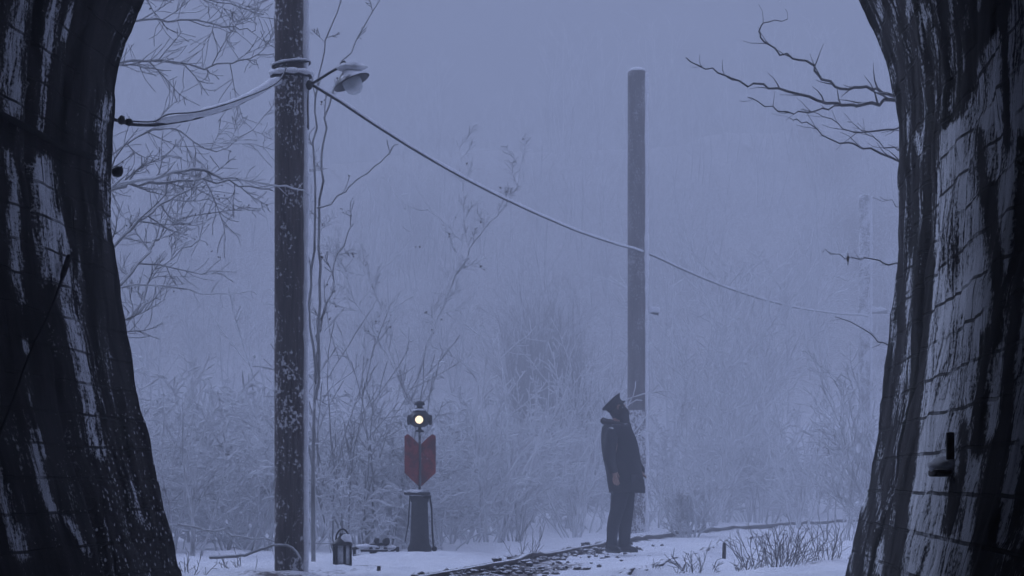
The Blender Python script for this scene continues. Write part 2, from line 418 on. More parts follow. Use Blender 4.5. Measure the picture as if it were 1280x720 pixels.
# arch over the top: ellipse through both top points
uc = (Lp[0][0] + Rp[0][0]) / 2; hw = (Rp[0][0] - Lp[0][0]) / 2; z0 = Lp[0][1]
rad = 2.78; zc = z0 - math.sqrt(rad * rad - hw * hw); a0 = math.asin((z0 - zc) / rad)
arch = [(uc + rad * math.cos(a), zc + rad * math.sin(a)) for a in [a0 + (math.pi - 2 * a0) * i / 24 for i in range(1, 24)]]   # right to left
def ext(p, q): # extrapolate q->p down to z=-.4
    k = (-.4 - p[1]) / (p[1] - q[1]); return (p[0] + (p[0] - q[0]) * k, -.4)
prof = [ext(Lp[-1], Lp[-2])] + Lp[::-1] + arch[::-1] + Rp + [ext(Rp[-1], Rp[-2])]
def resample(pts, step):
    P_ = [np.array(p, float) for p in pts]; L = [0]
    for a, b in zip(P_[:-1], P_[1:]): L.append(L[-1] + np.linalg.norm(b - a))
    n = int(L[-1] / step); out = []
    for i in range(n + 1):
        s = L[-1] * i / n; k = min(np.searchsorted(L, s, 'right') - 1, len(P_) - 2); f = (s - L[k]) / (L[k + 1] - L[k]); out.append((P_[k] * (1 - f) + P_[k + 1] * f, s))
    return out
RS = resample(prof, .045); TOT = RS[-1][1]
nrm = []
for i in range(len(RS)):
    a = RS[max(i - 2, 0)][0]; b = RS[min(i + 2, len(RS) - 1)][0]; t_ = b - a; t_ /= np.linalg.norm(t_); nrm.append(np.array([-t_[1], t_[0]]))  # outward (left of travel: up the left wall)
def wp(u, z, s): return MO + RT * u + Vector((0, 0, z)) - AX * s

def seg_d(px, py, a, b):
    ax, ay = a; bx, by = b; dx, dy = bx - ax, by - ay
    t = max(0, min(1, ((px - ax) * dx + (py - ay) * dy) / (dx * dx + dy * dy))); return math.hypot(px - ax - t * dx, py - ay - t * dy)
def band(px, py, pl, w):
    dmin = min(seg_d(px, py, a, b) for a, b in zip(pl[:-1], pl[1:])); return math.exp(-(dmin / (w * .8)) ** 2)
LST = [([(30, -20), (28, 0), (20, 60), (12, 140)], 15, .95), ([(72, -20), (70, 0), (62, 40), (55, 110), (50, 165)], 9, .9), ([(90, 5), (80, 45)], 5, .7),
       ([(55, 203), (60, 240), (66, 290), (70, 345)], 15, 1.0), ([(74, 272), (85, 310), (78, 345)], 6, .95), ([(8, 190), (20, 235), (16, 280), (22, 335), (28, 378)], 9, .9),
       ([(80, 330), (93, 400), (106, 460), (112, 505), (122, 565)], 16, .92), ([(42, 560), (60, 625), (90, 660), (112, 692)], 9, .75), ([(-4, 580), (10, 640), (26, 692)], 13, .95),
       ([(165, 595), (176, 650)], 8, .6), ([(30, 425), (34, 440)], 7, .8), ([(118, 195), (120, 215)], 6, .7), ([(135, 130), (128, 200), (138, 290)], 14, .5), ([(48, 540), (55, 570)], 7, .7),
       ([(165, 10), (150, 70)], 7, .45), ([(-60, 60), (-50, 400)], 30, .8), ([(-80, 450), (-60, 700)], 26, .7)]
RDK = [([(1256, -10), (1256, 60), (1259, 180)], 5, 1), ([(1226, 165), (1229, 245)], 8, 1), ([(1236, 235), (1243, 300), (1247, 365), (1246, 420)], 10, 1), ([(1275, 170), (1277, 300), (1271, 370), (1262, 440), (1256, 540), (1240, 620), (1232, 720)], 9, 1.1),
       ([(1232, 420), (1226, 480), (1222, 560)], 11, .9), ([(1205, 530), (1203, 592)], 6, 1), ([(1194, 606), (1190, 640), (1186, 658)], 13, .95), ([(1246, 560), (1232, 640), (1226, 725)], 17, 1.2), ([(1280, 560), (1270, 640), (1262, 720)], 9, .8),
       ([(1212, 60), (1235, 20)], 12, .8)]
def frost(px, py, left):
    if left:
        f = max([band(px, py, pl, w_) * s * .92 for pl, w_, s in LST])
        return min(1, f + .12)
    bx = np.interp(py, [0, 47, 55, 110, 147, 165, 240, 360, 430, 540, 660, 720], [1262, 1240, 1226, 1212, 1200, 1172, 1166, 1163, 1155, 1144, 1129, 1121])
    f = .9 * sm(-4, 8, px - bx)
    f = max(f, .42 * (px < bx - 12) * (.7 + .6 * math.sin(px * .35)))          # thin runs on the ring
    f = max(f, .6 * band(px, py, [(1150, 70), (1158, 10)], 6), .6 * band(px, py, [(1180, 35), (1184, 60)], 5), .6 * band(px, py, [(1165, -10), (1162, 20)], 5), .75 * band(px, py, [(1146, 170), (1152, 195)], 8), .62 * band(px, py, [(1135, 430), (1128, 480), (1118, 590), (1108, 640)], 6))
    for pl, w_, s in RDK: f -= s * .95 * band(px, py, pl, w_)
    f -= 1.0 * band(px, py, [(1162, 330), (1156, 410), (1147, 485), (1135, 590), (1119, 725)], 8)
    return min(1, max(0, f))

tunnel = thing('railway_tunnel', MO, 'old soot-black masonry railway tunnel with frost streaked walls framing the view', 'tunnel')
ss = spaced([(0, .3, .03), (.3, 7.5, .05), (7.5, 12, .3), (12, 46, 2)])
V = []; UVs = []; FR = []; SP = []
for s in ss:
    for i, (p, arc) in enumerate(RS):
        u, z = p; q = wp(u, z, s)
        # rough hand-cut stone: shallow relief, worn mouth edge, a joint behind the ring stones
        h = .028 * fb(arc * 1.5, s * 1.5, 3.1, 4) + .02 * fb(arc * .5 + 40, s * 2.5, 9, 3)
        h += .014 * mnoise.noise((math.floor(arc / .21) * 3.7, math.floor(s / .63 + (math.floor(arc / .21) % 2) * .5) * 5.3, 8.8))
        if s < .09: h -= (.09 - s) * .6 + (.006 if s == 0 else 0)
        h -= .010 * mnoise.noise((arc * 5, s * 3, .5))
        sy = (s - 2.12) / .07; h -= .05 * math.exp(-sy * sy)
        n_ = nrm[i]; q = wp(u - n_[0] * h, z - n_[1] * h, s) if False else wp(u + n_[0] * (-h), z + n_[1] * (-h), s)
        V.append(q); UVs.append((s, arc))
        yy = max(q.y, 3); px = 640 + q.x * F / yy; py = HOR - (q.z - CZ) * F / yy
        left = u < uc
        if s < 7.6:
            FR.append(frost(px, py, left) if -200 < px < 1500 else .4)
            SP.append((sm(300, 640, py) * sm(30, 150, px) + .12) if left else .12 * sm(500, 720, py) + .05)
        else: FR.append(.35); SP.append(.1)
n = len(RS); Vn = np.array([tuple(v) for v in V])
# outer shell of the lining
OUT = []
for s in (ss[0], ss[-1]):
    for i, (p, arc) in enumerate(RS):
        OUT.append(tuple(wp(p[0] + nrm[i][0] * .7, p[1] + nrm[i][1] * .7, s)))
base_o = len(Vn); Vn = np.vstack([Vn, np.array(OUT)])
I = np.arange(n * len(ss)).reshape(len(ss), n)
Q = [np.stack([I[:-1, :-1], I[:-1, 1:], I[1:, 1:], I[1:, :-1]], -1).reshape(-1, 4)]
o0 = base_o + np.arange(n); o1 = base_o + n + np.arange(n)
Q.append(np.stack([o0[:-1], o1[:-1], o1[1:], o0[1:]], -1)); Q.append(np.stack([I[0, 1:], I[0, :-1], o0[:-1], o0[1:]], -1)); Q.append(np.stack([I[-1, :-1], I[-1, 1:], o1[1:], o1[:-1]], -1))
Q = np.vstack(Q)
lin = big_mesh('lining', Vn - np.array(MO), Q, M['wall']); lin.parent = tunnel
for nm, arr in (('frost', FR), ('specks', SP)):
    a = lin.data.attributes.new(nm, 'FLOAT', 'POINT'); a.data.foreach_set('value', list(arr) + [.2] * len(OUT))
uvl = lin.data.uv_layers.new(name='masonry'); UVs = np.array(UVs + [(0.1, 0.1)] * len(OUT))
li = np.empty(len(lin.data.loops), dtype=np.int32); lin.data.loops.foreach_get('vertex_index', li)
uvl.data.foreach_set('uv', UVs[li].astype(np.float32).ravel())
# added unseen wall down the bore keeps light out, headwall round the mouth
mb = MB(); bp = [(float(p[0]) * 1.1, float(p[1]) * 1.02) for p, _ in RS[::6]]
mb.prism(bp, MO - AX * 46.2, RT, (0, 0, 1), .3); mb.build('light_stop_wall', M['stone'], tunnel, False)
def headwall():
    mb = MB(); outer = []
    m = 41; ring = [RS[int(i * (len(RS) - 1) / (m - 1))][0] for i in range(m)]
    for u, z in ring:
        d = np.array([u - uc, z - 2.2]); k = min(6.5 / max(abs(d[0]), 1e-3), 4.4 / max(d[1], 1e-3) if d[1] > 0 else 1e9); outer.append((uc + d[0] * k, max(-.4, 2.2 + d[1] * k)))
    inn = [(u + nrm[int(i * (len(RS) - 1) / (m - 1))][0] * .55, z + nrm[int(i * (len(RS) - 1) / (m - 1))][1] * .55) for i, (u, z) in enumerate(ring)]
    vs = [wp(u, z, s) for s in (.12, .9) for lst in (inn, outer) for u, z in lst]; fs = []
    for i in range(m - 1):
        fs += [(i, i + 1, m + i + 1, m + i), (2 * m + i + 1, 2 * m + i, 3 * m + i, 3 * m + i + 1), (m + i, m + i + 1, 3 * m + i + 1, 3 * m + i), (i + 1, i, 2 * m + i, 2 * m + i + 1)]
    mb.add(vs, fs); return mb.build('headwall', M['stone'], tunnel, False)
headwall()
# hill over the tunnel
hx = spaced([(-60, -18, 6), (-18, 18, 1.5), (18, 60, 6)]); hy = spaced([(0, 10, 1), (10, 60, 5)])
V = []
for s in hy:
    for x in hx:
        q = wp(x, 0, s + .5); k = abs(x)
        V.append((q.x, q.y, (6.75 + .03 * s + .25 * fb(x * .2, s * .2, 3)) * sm(16, 5, k) + .0 - .6 * sm(30, 50, k)))
V = np.array(V); I = np.arange(len(V)).reshape(len(hy), len(hx))
hill = big_mesh('hillside', V, np.stack([I[:-1, :-1], I[1:, :-1], I[1:, 1:], I[:-1, 1:]], -1).reshape(-1, 4), M['packed'])
tag(hill, 'snowy hillside over the tunnel mouth', 'hillside', kind='structure')

# bracket on the right wall
def at_wall(px, py, off=.0):
    """point on the tunnel wall along a sight line, by walking down the bore"""
    best = None
    for i, (p, arc) in enumerate(RS):
        if (px > 640) != (p[0] > uc): continue
        for s in np.arange(0, 9, .04):
            q = wp(p[0] - nrm[i][0] * off, p[1] - nrm[i][1] * off, s)
            e = abs(640 + q.x * F / q.y - px) + abs(HOR - (q.z - CZ) * F / q.y - py)
            if best is None or e < best[0]: best = (e, q)
    return best[1]
b0 = at_wall(1190, 597)
br = thing('wall_bracket', b0, 'small snow topped iron ledge bracket on the right tunnel wall', 'bracket')
mb = MB(); mb.box(b0 + RT * -.03, (.13, .34, .035), -YAW, .008); mb.build('ledge', M['wood'], br)
mb = MB(); mb.box(b0 + RT * -.02 + AX * -.1 + Vector((0, 0, .1)), (.035, .05, .18), -YAW, .006); mb.build('upright', M['wood'], br)
mb = MB(); mb.ball(b0 + RT * -.035 + Vector((0, 0, .035)), (.075, .17, .04), 14, .3, 4); mb.build('snow_cap', M['packed'], br)

def smooth_path(pts, k=6):
    out = []; n = len(pts)
    for i in range(n - 1):
        p0, p1, p2, p3 = pts[max(i - 1, 0)], pts[i], pts[i + 1], pts[min(i + 2, n - 1)]
        for j in range(k):
            t = j / k; out.append(.5 * ((2 * p1) + (p2 - p0) * t + (2 * p0 - 5 * p1 + 4 * p2 - p3) * t * t + (3 * p1 - p0 - 3 * p2 + p3) * t ** 3))
    out.append(pts[-1]); return out
# cables on the left wall
mb = MB(); mb.tube(smooth_path([at_wall(x, y, .05) for x, y in [(-60, 95), (-25, 118), (0, 137), (27, 155), (55, 168), (85, 183), (118, 197)]]), .022, 8)
tag(mb.build('wall_cable', M['cable_dark']), 'thick black cable sagging across the upper left tunnel wall', 'cable')
mb = MB(); mb.tube(smooth_path([at_wall(x, y, .04) for x, y in [(86, 318), (78, 345), (62, 385), (40, 440), (20, 490), (0, 540), (-20, 590)]]), [.02] * 7 + [.008] * 30, 6)
tag(mb.build('wall_wire', M['cable_dark']), 'thin wire slanting down the lower left tunnel wall', 'wire')
mb = MB(); c = at_wall(142, 213, .0); mb.ball(c + RT * .03, (.045, .03, .04), 10, .3); tag(mb.build('edge_bolt', M['black']), 'dark iron bolt head on the left edge of the tunnel mouth', 'bolt')

# ------------------------------------------------------------------ track
def rail_path(off, y0, y1, st=.5):
    out = []; y = y0
    while y <= y1:
        x = rail_x(y); sl = (rail_x(y + .1) - x) / .1; k = math.hypot(1, sl)
        out.append(Vector((x + off / k, y - off * sl / k, 0))); y += st
    return out
RPROF = [(-.036, 0), (-.036, -.03), (-.012, -.042), (-.012, -.12), (-.06, -.15), (.06, -.15), (.012, -.12), (.012, -.042), (.036, -.03), (.036, 0)]
def rail(off, lift, mat):
    mb = MB(); rs = []
    path = rail_path(off, -10, 62)
    for i, p in enumerate(path):
        t = (path[min(i + 1, len(path) - 1)] - path[max(i - 1, 0)]).normalized(); sd_ = Vector((t.y, -t.x, 0))
        z = max(gz(p.x, p.y), .0) + lift
        rs.append([p + sd_ * a * 1.25 + Vector((0, 0, z + b * 1.1)) for a, b in RPROF])
    mb.rings(rs); return mb.build('rail', mat)
tag(rail(0, .055, M['rust']), 'dark exposed rail curving right from the tunnel past the signal', 'rail', 'rails of the single track')
tag(rail(1.5, -.002, M['rust']), 'rail almost buried under snow on the dry weed side of the track', 'rail', 'rails of the single track')
rng = random.Random(5)
mb = MB()
for i in range(800):
    y = rng.uniform(18.5, 29) if i < 700 else rng.uniform(18.5, 21.6); x = rail_x(y) + (rng.gauss(0.0, .13) if i < 640 else rng.gauss(.42, .22)); r = rng.uniform(.012, .04) if i < 640 else rng.uniform(.012, .032)
    mb.ball((x, y, gz(x, y) + r * .3), (r * rng.uniform(.8, 1.4), r * rng.uniform(.8, 1.4), r * .8), 6, .6, i)
tag(mb.build('ballast_stones', M['stone'], None, False), 'dark ballast stones showing through snow along the rail', 'ballast', kind='stuff')

# ------------------------------------------------------------------ poles, cables, lamp
def pole(px, Y, r0, ztop, label, mat, roundtop=False):
    x = (px - 640) / F * Y; zb = gz(x, Y) - .25
    root = thing('telegraph_pole', (x, Y, zb + .25), label, 'pole', 'poles carrying the cable along the track')
    mb = MB(); N = 40; pts = []; n = 20; rs = []
    for i in range(N + 1):
        z = zb + (ztop - zb) * i / N; r = r0 * (1 - .02 * i / N); ring = []
        for k in range(n):
            a = 2 * math.pi * k / n; rr = r * (1 + .015 * mnoise.noise((math.cos(a) * 2.5, math.sin(a) * 2.5, z * .5 + px)))
            ring.append(Vector((x + rr * math.cos(a), Y + rr * math.sin(a), z)))
        rs.append(ring)
    for sc, dz in (((.9, .03), (.6, .05)) if roundtop else ((.97, .01),)):
        rs.append([Vector((x + (q.x - x) * sc, Y + (q.y - Y) * sc, ztop + dz)) for q in rs[N]])
    mb.rings(rs); mb.build('shaft', mat, root)
    # windblown snow packed along the lee side
    mb = MB(); a = -.42; m = 150; pts = []; rr = []
    for i in range(m + 1):
        z = zb + (ztop - zb) * i / m; pts.append(Vector((x + r0 * .95 * math.cos(a), Y + r0 * .95 * math.sin(a), z))); rr.append(max(.006, (.030 if Y < 30 else .046) + .022 * mnoise.noise((z * 1.4, px, 3)) + .02 * mnoise.noise((z * 7, px, 1))))
    mb.tube(pts, rr, 8); mb.build('wind_packed_snow', M['packed'], root)
    return root, Vector((x, Y, 0))
p1, c1 = pole(364, 20, .146, 8.2, 'tall dark weathered timber pole close to the tunnel carrying the lamp', M['pole'])
p2, c2 = pole(796.5, 36, .152, 7.18, 'grey timber pole behind the person with a snow plastered foot', M['pole_far'], True)
p3, c3 = pole(1081, 56, .15, 7.75, 'faint fogbound pole farthest along the track beside right tunnel wall', M['pole_white'], True)
# pole one: strap rings, snow on them, board
zs = P(364, 95, 20).z
def ringtube(c, z, R_, r, tilt=0, n=28):
    pts = [c + Vector((R_ * math.cos(a), R_ * math.sin(a), z + tilt * math.cos(a))) for a in [2 * math.pi * i / n for i in range(n + 1)]]
    return pts
mb = MB(); mb.tube(ringtube(c1, zs, .165, 0, .0), .02, 8); mb.tube(ringtube(c1, zs + .095, .16, 0, .02), .012, 8); mb.build('strap', M['cable'], p1)
mb = MB(); pts = ringtube(c1, zs + .018, .172, 0, .0); mb.tube(pts, [.026 + .006 * math.sin(i * 2.1) for i in range(len(pts))], 8); pts = ringtube(c1, zs + .112, .162, 0, .02); mb.tube(pts, [.010 + .003 * math.sin(i * 1.7) for i in range(len(pts))], 6); mb.build('snow_ring', M['packed'], p1)
mb = MB(); mb.box(c1 + Vector((.135, -.03, P(0, 135, 20).z)), (.045, .09, .38), 0, .008); mb.build('board', M['pole'], p1)
# pole two: snowy foot, small bracket
mb = MB(); rs = []
for i in range(15):
    z = gz(c2.x, c2.y) - .1 + (1.93 - gz(c2.x, c2.y) + .1) * i / 14
    rs.append([Vector((c2.x + (.162 + .02 * mnoise.noise((k * .9, z * 3, 2))) * math.cos(2 * math.pi * k / 18), c2.y + (.162 + .02 * mnoise.noise((k * .9, z * 3, 2))) * math.sin(2 * math.pi * k / 18), z)) for k in range(18)])
mb.rings(rs); o = mb.build('snow_crust', M['rime'], p2)
bq = P(808, 388, 36); mb = MB(); mb.tube([bq, bq + Vector((.08, 0, -.03)), bq + Vector((.19, 0, -.06))], .022, 8); mb.tube([bq + Vector((-.02, 0, .25)), bq + Vector((.0, 0, .05))], .02, 6); mb.build('bracket', M['iron'], p2)
mb = MB(); mb.ball(bq + Vector((.1, 0, .01)), (.13, .05, .05), 10, .4, 3); mb.build('bracket_snow', M['packed'], p2)
mb = MB(); mb.ball(c2 + Vector((0, 0, 7.225)), (.14, .14, .05), 14, .2, 3); mb.build('snow_cap', M['packed'], p2)
bq = P(1086, 390, 56); mb = MB(); mb.box(bq + Vector((.1, 0, 0)), (.7, .08, .09), 0, .01); mb.build('crossarm', M['wood'], p3)
mb = MB(); mb.ball(bq + Vector((.1, 0, .06)), (.38, .07, .06), 14, .3); mb.build('crossarm_snow', M['packed'], p3)

def cable(pxs, A, B, r, rs_, label, snow_from=0.0, k=6):
    """hangs from A to B (world points); pxs gives the sag by photo row"""
    xsx = [p[0] for p in pxs]; ysx = [p[1] for p in pxs]; pts = []
    for i in range(61):
        t = i / 60; x = A.x + (B.x - A.x) * t; y = A.y + (B.y - A.y) * t; px = 640 + x * F / y
        py = float(np.interp(px, xsx, ysx)); pts.append(Vector((x, y, CZ + (HOR - py) / F * y)))
    zz = [p.z for p in pts]; zz = [sum(zz[max(0, i - 3):i + 4]) / len(zz[max(0, i - 3):i + 4]) for i in range(61)]
    pts = [Vector((p.x, p.y, z)) for p, z in zip(pts, zz)]
    root = thing('overhead_cable', A, label, 'cable', 'overhead cable spans')
    mb = MB(); mb.tube(pts, r, 8); mb.build('strand', M['cable'], root)
    mb = MB(); sp = [p + Vector((0, 0, r * .75 + rs_ * .4)) for i, p in enumerate(pts) if i / 60 >= snow_from]
    mb.tube(sp, [max(.003, rs_ * (1 + .35 * mnoise.noise((i * .35, 3, r * 100)))) * min(1, .3 + i * .2) for i in range(len(sp))], 8); mb.build('snow_ridge', M['packed'], root)
    return root
cable([(390, 103), (430, 131), (480, 164), (540, 201), (600, 234), (660, 263), (720, 289), (780, 309), (803, 313)], P(390, 103, 19.9), P(803, 313, 35.85), .0125, .019, 'snow dusted cable slung between the dark lamp pole and the grey pole')
cable([(803, 313), (850, 336), (900, 357), (950, 374), (1000, 386), (1050, 393), (1085, 394)], P(805, 313, 35.9), P(1085, 394, 55.9), .014, .02, 'pale cable fading into fog between the grey pole and the farthest pole')
lc = cable([(120, 141), (150, 152), (165, 156), (195, 156), (240, 149), (290, 134), (330, 114), (346, 101), (350, 98)], P(120, 139, 16.6), P(349, 98.5, 19.87), 0.014, .034, 'thick snow laden cable from tunnel mouth up to the lamp pole', .28)
mb = MB(); mb.tube(smooth_path([P(150, 150, 16.9), P(190, 152, 17.4), P(210, 143, 17.7), P(250, 139, 18.2), P(300, 124, 18.9), P(345, 104, 19.6), P(358, 84, 19.75)]), .007, 6); mb.build('tie_wire', M['cable'], lc)
mb = MB(); q = P(152, 150, 16.85); mb.ball(q, (.03, .05, .035), 8, .4); mb.ball(q + Vector((.035, .1, .0)), (.03, .04, .03), 8, .4, 2); mb.build('anchor_clamp', M['black'], lc)

# lamp
la = P(391, 104, 19.9); lb = P(412, 91, 19.85); lcn = P(424, 84.5, 19.8)
lamp = thing('pole_lamp', la, 'snow capped bracket lamp with conical shade on the dark pole', 'lamp')
mb = MB(); mb.tube(smooth_path([la + Vector((-.06, 0, -.02)), la, lb, lcn, P(430, 84, 19.8)]), .012, 8); mb.ball(la + Vector((-.03, 0, -.015)), (.03, .03, .045), 10); mb.build('arm', M['black'], lamp)
ax = Vector((.42, -.1, -.9)).normalized(); so = P(431, 84, 19.8)
mb = MB(); mb.lathe([(.001, -.05), (.026, -.05), (.03, -.02), (.032, .05), (.036, .06), (.001, .06)], so, 16, ax); mb.build('socket', M['black'], lamp)
mb = MB(); q = so + ax * .03; mb.lathe([(.03, 0), (.055, .012), (.1, .055), (.16, .11), (.165, .118), (.156, .114), (.095, .063), (.03, .016)], q, 24, ax); mb.build('shade', M['enamel'], lamp)
mb = MB(); mb.lathe([(.05, .09), (.085, .1), (.085, .14), (.07, .19), (.04, .22), (.003, .225)], q, 20, ax); mb.build('glass_bowl', M['glass'], lamp)
mb = MB(); mb.ball(q + ax * .035 + Vector((.035, 0, .055)), (.125, .115, .042), 16, .35, 2); mb.build('snow_cap', M['packed'], lamp)

# ------------------------------------------------------------------ switch signal
SY = 24.0; mpp = SY / F
def G(px, py, dy=0.0): return P(px, py, SY) + Vector((0, dy, 0))
sg = thing('switch_signal', (G(525, 690).x, SY, gz(G(525, 690).x, SY)), 'railway switch signal with lit lamp over worn red arrow board', 'signal')
zb = G(525, 692).z; cx = G(524.5, 0).x
mb = MB()
mb.lathe([(.001, zb - .15), (.125, zb - .15), (.125, zb + .06), (.105, zb + .10), (.098, zb + .16), (.09, zb + .36), (.084, zb + .53), (.096, zb + .545), (.096, zb + .6), (.001, zb + .605)], (cx, SY, 0), 22); mb.build('pedestal', M['iron'], sg)
mb = MB(); zt = G(0, 617).z; mb.box((cx - .01, SY, zt), (.24, .2, .03), 0, .006); mb.box((cx - .09, SY - .02, zt + .005), (.14, .05, .035), 0, .006); mb.box((cx + .07, SY, zt - .035), (.1, .17, .035), 0, .006); mb.build('top_plate', M['black'], sg)
mb = MB(); mb.tube([(cx + .105, SY - .02, zt - .03), (cx + .125, SY - .02, zt - .15), (cx + .135, SY - .03, zt - .42), (cx + .15, SY - .03, zb + .02)], .010, 8); mb.ball((cx + .155, SY - .03, zb + .05), .03, 10); mb.build('lever', M['black'], sg)
mb = MB(); mb.tube([(cx - .1, SY - .02, zt - .02), (cx - .115, SY - .02, zt - .3), (cx - .15, SY - .02, zt - .5)], .007, 8); mb.build('rod', M['black'], sg)
mb = MB(); mb.tube([(cx, SY, zt), (cx, SY, G(0, 540).z)], .013, 10); mb.build('mast', M['iron'], sg)
# arrow board: two leaves with a notch above and a point below
k = mpp
def leaf(sgn):
    xs_ = [(1.6, 608), (20, 591), (20, 545), (16, 542.5), (11, 546), (1.6, 555)]
    poly = [(sgn * a * k, (608 - b) * k) for a, b in xs_]
    if sgn < 0: poly = poly[::-1]
    mb = MB(); o = G(525, 608, -.012); ang = .42 * sgn
    mb.prism(poly, (o.x, o.y, o.z - .0), (math.cos(ang * .6), abs(math.sin(ang * .6)) * sgn, 0), (0, 0, 1), .012)
    return mb.build('arrow_panel', M['red'], sg, False)
leaf(-1); leaf(1)
mb = MB(); mb.box(G(525.5, 580, -.022), (.022, .016, 50 * k), 0, .003); mb.build('spine', M['enamel'], sg)
lz = G(0, 525).z
mb = MB()
mb.lathe([(.001, lz - .125), (.05, lz - .125), (.045, lz - .11), (.02, lz - .1), (.018, lz - .075), (.06, lz - .07), (.07, lz - .06), (.09, lz - .05), (.105, lz - .02), (.105, lz + .05), (.085, lz + .07), (.075, lz + .085), (.07, lz + .095), (.06, lz + .11), (.001, lz + .112)], (cx, SY, 0), 20)
lbody = mb.build('lamp_body', M['black'], sg)
mb = MB(); mb.lathe([(.001, lz + .11), (.045, lz + .11), (.045, lz + .125), (.03, lz + .13), (.03, lz + .15), (.055, lz + .155), (.05, lz + .185), (.03, lz + .195), (.001, lz + .2)], (cx, SY, 0), 16); mb.build('chimney', M['black'], lbody)
mb = MB(); mb.lathe([(.001, .0), (.075, 0), (.08, .015), (.068, .028), (.047, .028), (.047, .012), (.001, .012)], (cx, SY - .098, lz), 20, (0, -1, 0)); mb.build('lens_rim', M['black'], lbody)
mb = MB(); mb.lathe([(.001, .012), (.041, .012), (.041, .022), (.03, .034), (.016, .04), (.001, .042)], (cx, SY - .098, lz), 20, (0, -1, 0)); mb.build('lens', M['lens'], lbody)
for s in (-1, 1):
    mb = MB(); mb.lathe([(.001, .0), (.05, 0), (.055, .02), (.042, .032), (.001, .034)], (cx + s * .098, SY, lz), 16, (s, 0, 0)); mb.build('side_lens', M['black'], lbody)
mb = MB(); mb.ball((cx, SY, lz + .1), (.078, .078, .02), 12, .3); mb.build('snow_cap', M['packed'], lbody)
mb = MB(); mb.ball((cx - .05, SY - .05, zt + .022), (.1, .06, .02), 10, .4); mb.build('plate_snow', M['packed'], sg)

# switch mechanism lying in snow between lantern and signal
mx = G(470, 0).x; mz = gz(mx, 23.2)
sw = thing('switch_machine', (mx, 23.2, mz), 'low snowy iron lever frame of the points between lantern and signal', 'lever frame')
K = 23.2 / F
def S2(px, py): return Vector(((px - 640) / F * 23.2, 23.2, CZ + (HOR - py) / F * 23.2))
mb = MB(); mb.box(S2(462, 695), (40 * K, .12, .035), 0, .006); mb.box(S2(468, 688), (34 * K, .1, .025), 0, .006); mb.build('base_bar', M['iron'], sw)
for px in (443, 464, 482, 497): mb = MB(); mb.box(S2(px, 690), (.03, .09, .1), 0, .005); mb.build('stanchion', M['black'], sw)
mb = MB(); mb.tube([S2(440, 686), S2(455, 683), S2(470, 681), S2(484, 680)], .016, 8); mb.tube([S2(466, 694), S2(473, 684), S2(471, 676)], .018, 8); mb.ball(S2(483, 677), .04, 10, .2); mb.ball(S2(471, 676), .03, 10, .2); mb.build('weight_lever', M['black'], sw)
mb = MB(); mb.tube([S2(482, 692) , S2(497, 686), S2(497, 693), S2(506, 692), S2(518, 689)], .011, 8); mb.build('pull_rod', M['black'], sw)
mb = MB(); mb.ball(S2(458, 683), (.12, .07, .022), 12, .5, 1); mb.ball(S2(489, 684), (.06, .05, .02), 10, .4, 5); mb.ball(S2(470, 697), (.2, .09, .03), 12, .5, 8); mb.build('snow_cover', M['packed'], sw)

# lantern standing in the snow
LY = 21.2
def L2(px, py): return Vector(((px - 640) / F * LY, LY, CZ + (HOR - py) / F * LY))
lo = L2(428, 709); ln = thing('hand_lantern', lo, 'black barred hand lantern with snowy top standing in the snow', 'lantern')
kk = LY / F
mb = MB(); mb.lathe([(.001, 0), (.082, 0), (.088, .012), (.082, .03), (.001, .03)], lo, 20); mb.build('base', M['black'], ln)
mb = MB(); mb.lathe([(.066, .03), (.066, .2)], lo, 20); mb.build('glass', M['clear'], ln)
for i in range(6):
    a = math.pi / 2 + .35 + i * math.pi / 3; q = lo + Vector((.08 * math.cos(a), .08 * math.sin(a), .02))
    mb = MB(); mb.box(q + Vector((0, 0, .1)), (.026, .016, .2), a + math.pi / 2, .003); mb.build('bar', M['black'], ln)
mb = MB(); mb.lathe([(.001, .2), (.095, .2), (.095, .215), (.075, .235), (.045, .27), (.03, .285), (.03, .31), (.001, .312)], lo, 20); lid = mb.build('lid', M['black'], ln)
mb = MB(); mb.tube([lo + Vector((.06 * math.cos(a), 0, .25 + .10 * math.sin(a) * (1 if a < 2.2 else .95))) for a in [math.pi * i / 14 for i in range(15)]], .0085, 8); mb.build('handle', M['black'], lid)
mb = MB(); mb.ball(lo + Vector((.03, -.01, .262)), (.06, .065, .042), 12, .3, 3); mb.build('snow_cap', M['packed'], lid)

# small post stubs
def stub(px, py0, py1, Y, r, label, name):
    a = P(px, py0, Y); b = P(px, py1, Y); mb = MB(); mb.tube([Vector((a.x, Y, min(a.z, gz(a.x, Y)) - .1)), a, b + Vector((.004, 0, 0)), b + Vector((.004, 0, .006))], [r, r * .97, r * .9, r * .55], 10); tag(mb.build(name, M['wood']), label, 'post')
stub(473, 722, 708, 20.2, .019, 'short dark peg poking from snow in front of the lantern', 'wooden_peg')
stub(905, 698, 679, 23.5, .021, 'thin dark stake in clean snow right of the person', 'wooden_stake')
stub(1045, 716, 706, 21.5, .025, 'dark stump nub beside the foot of the right tunnel wall', 'tree_stump')

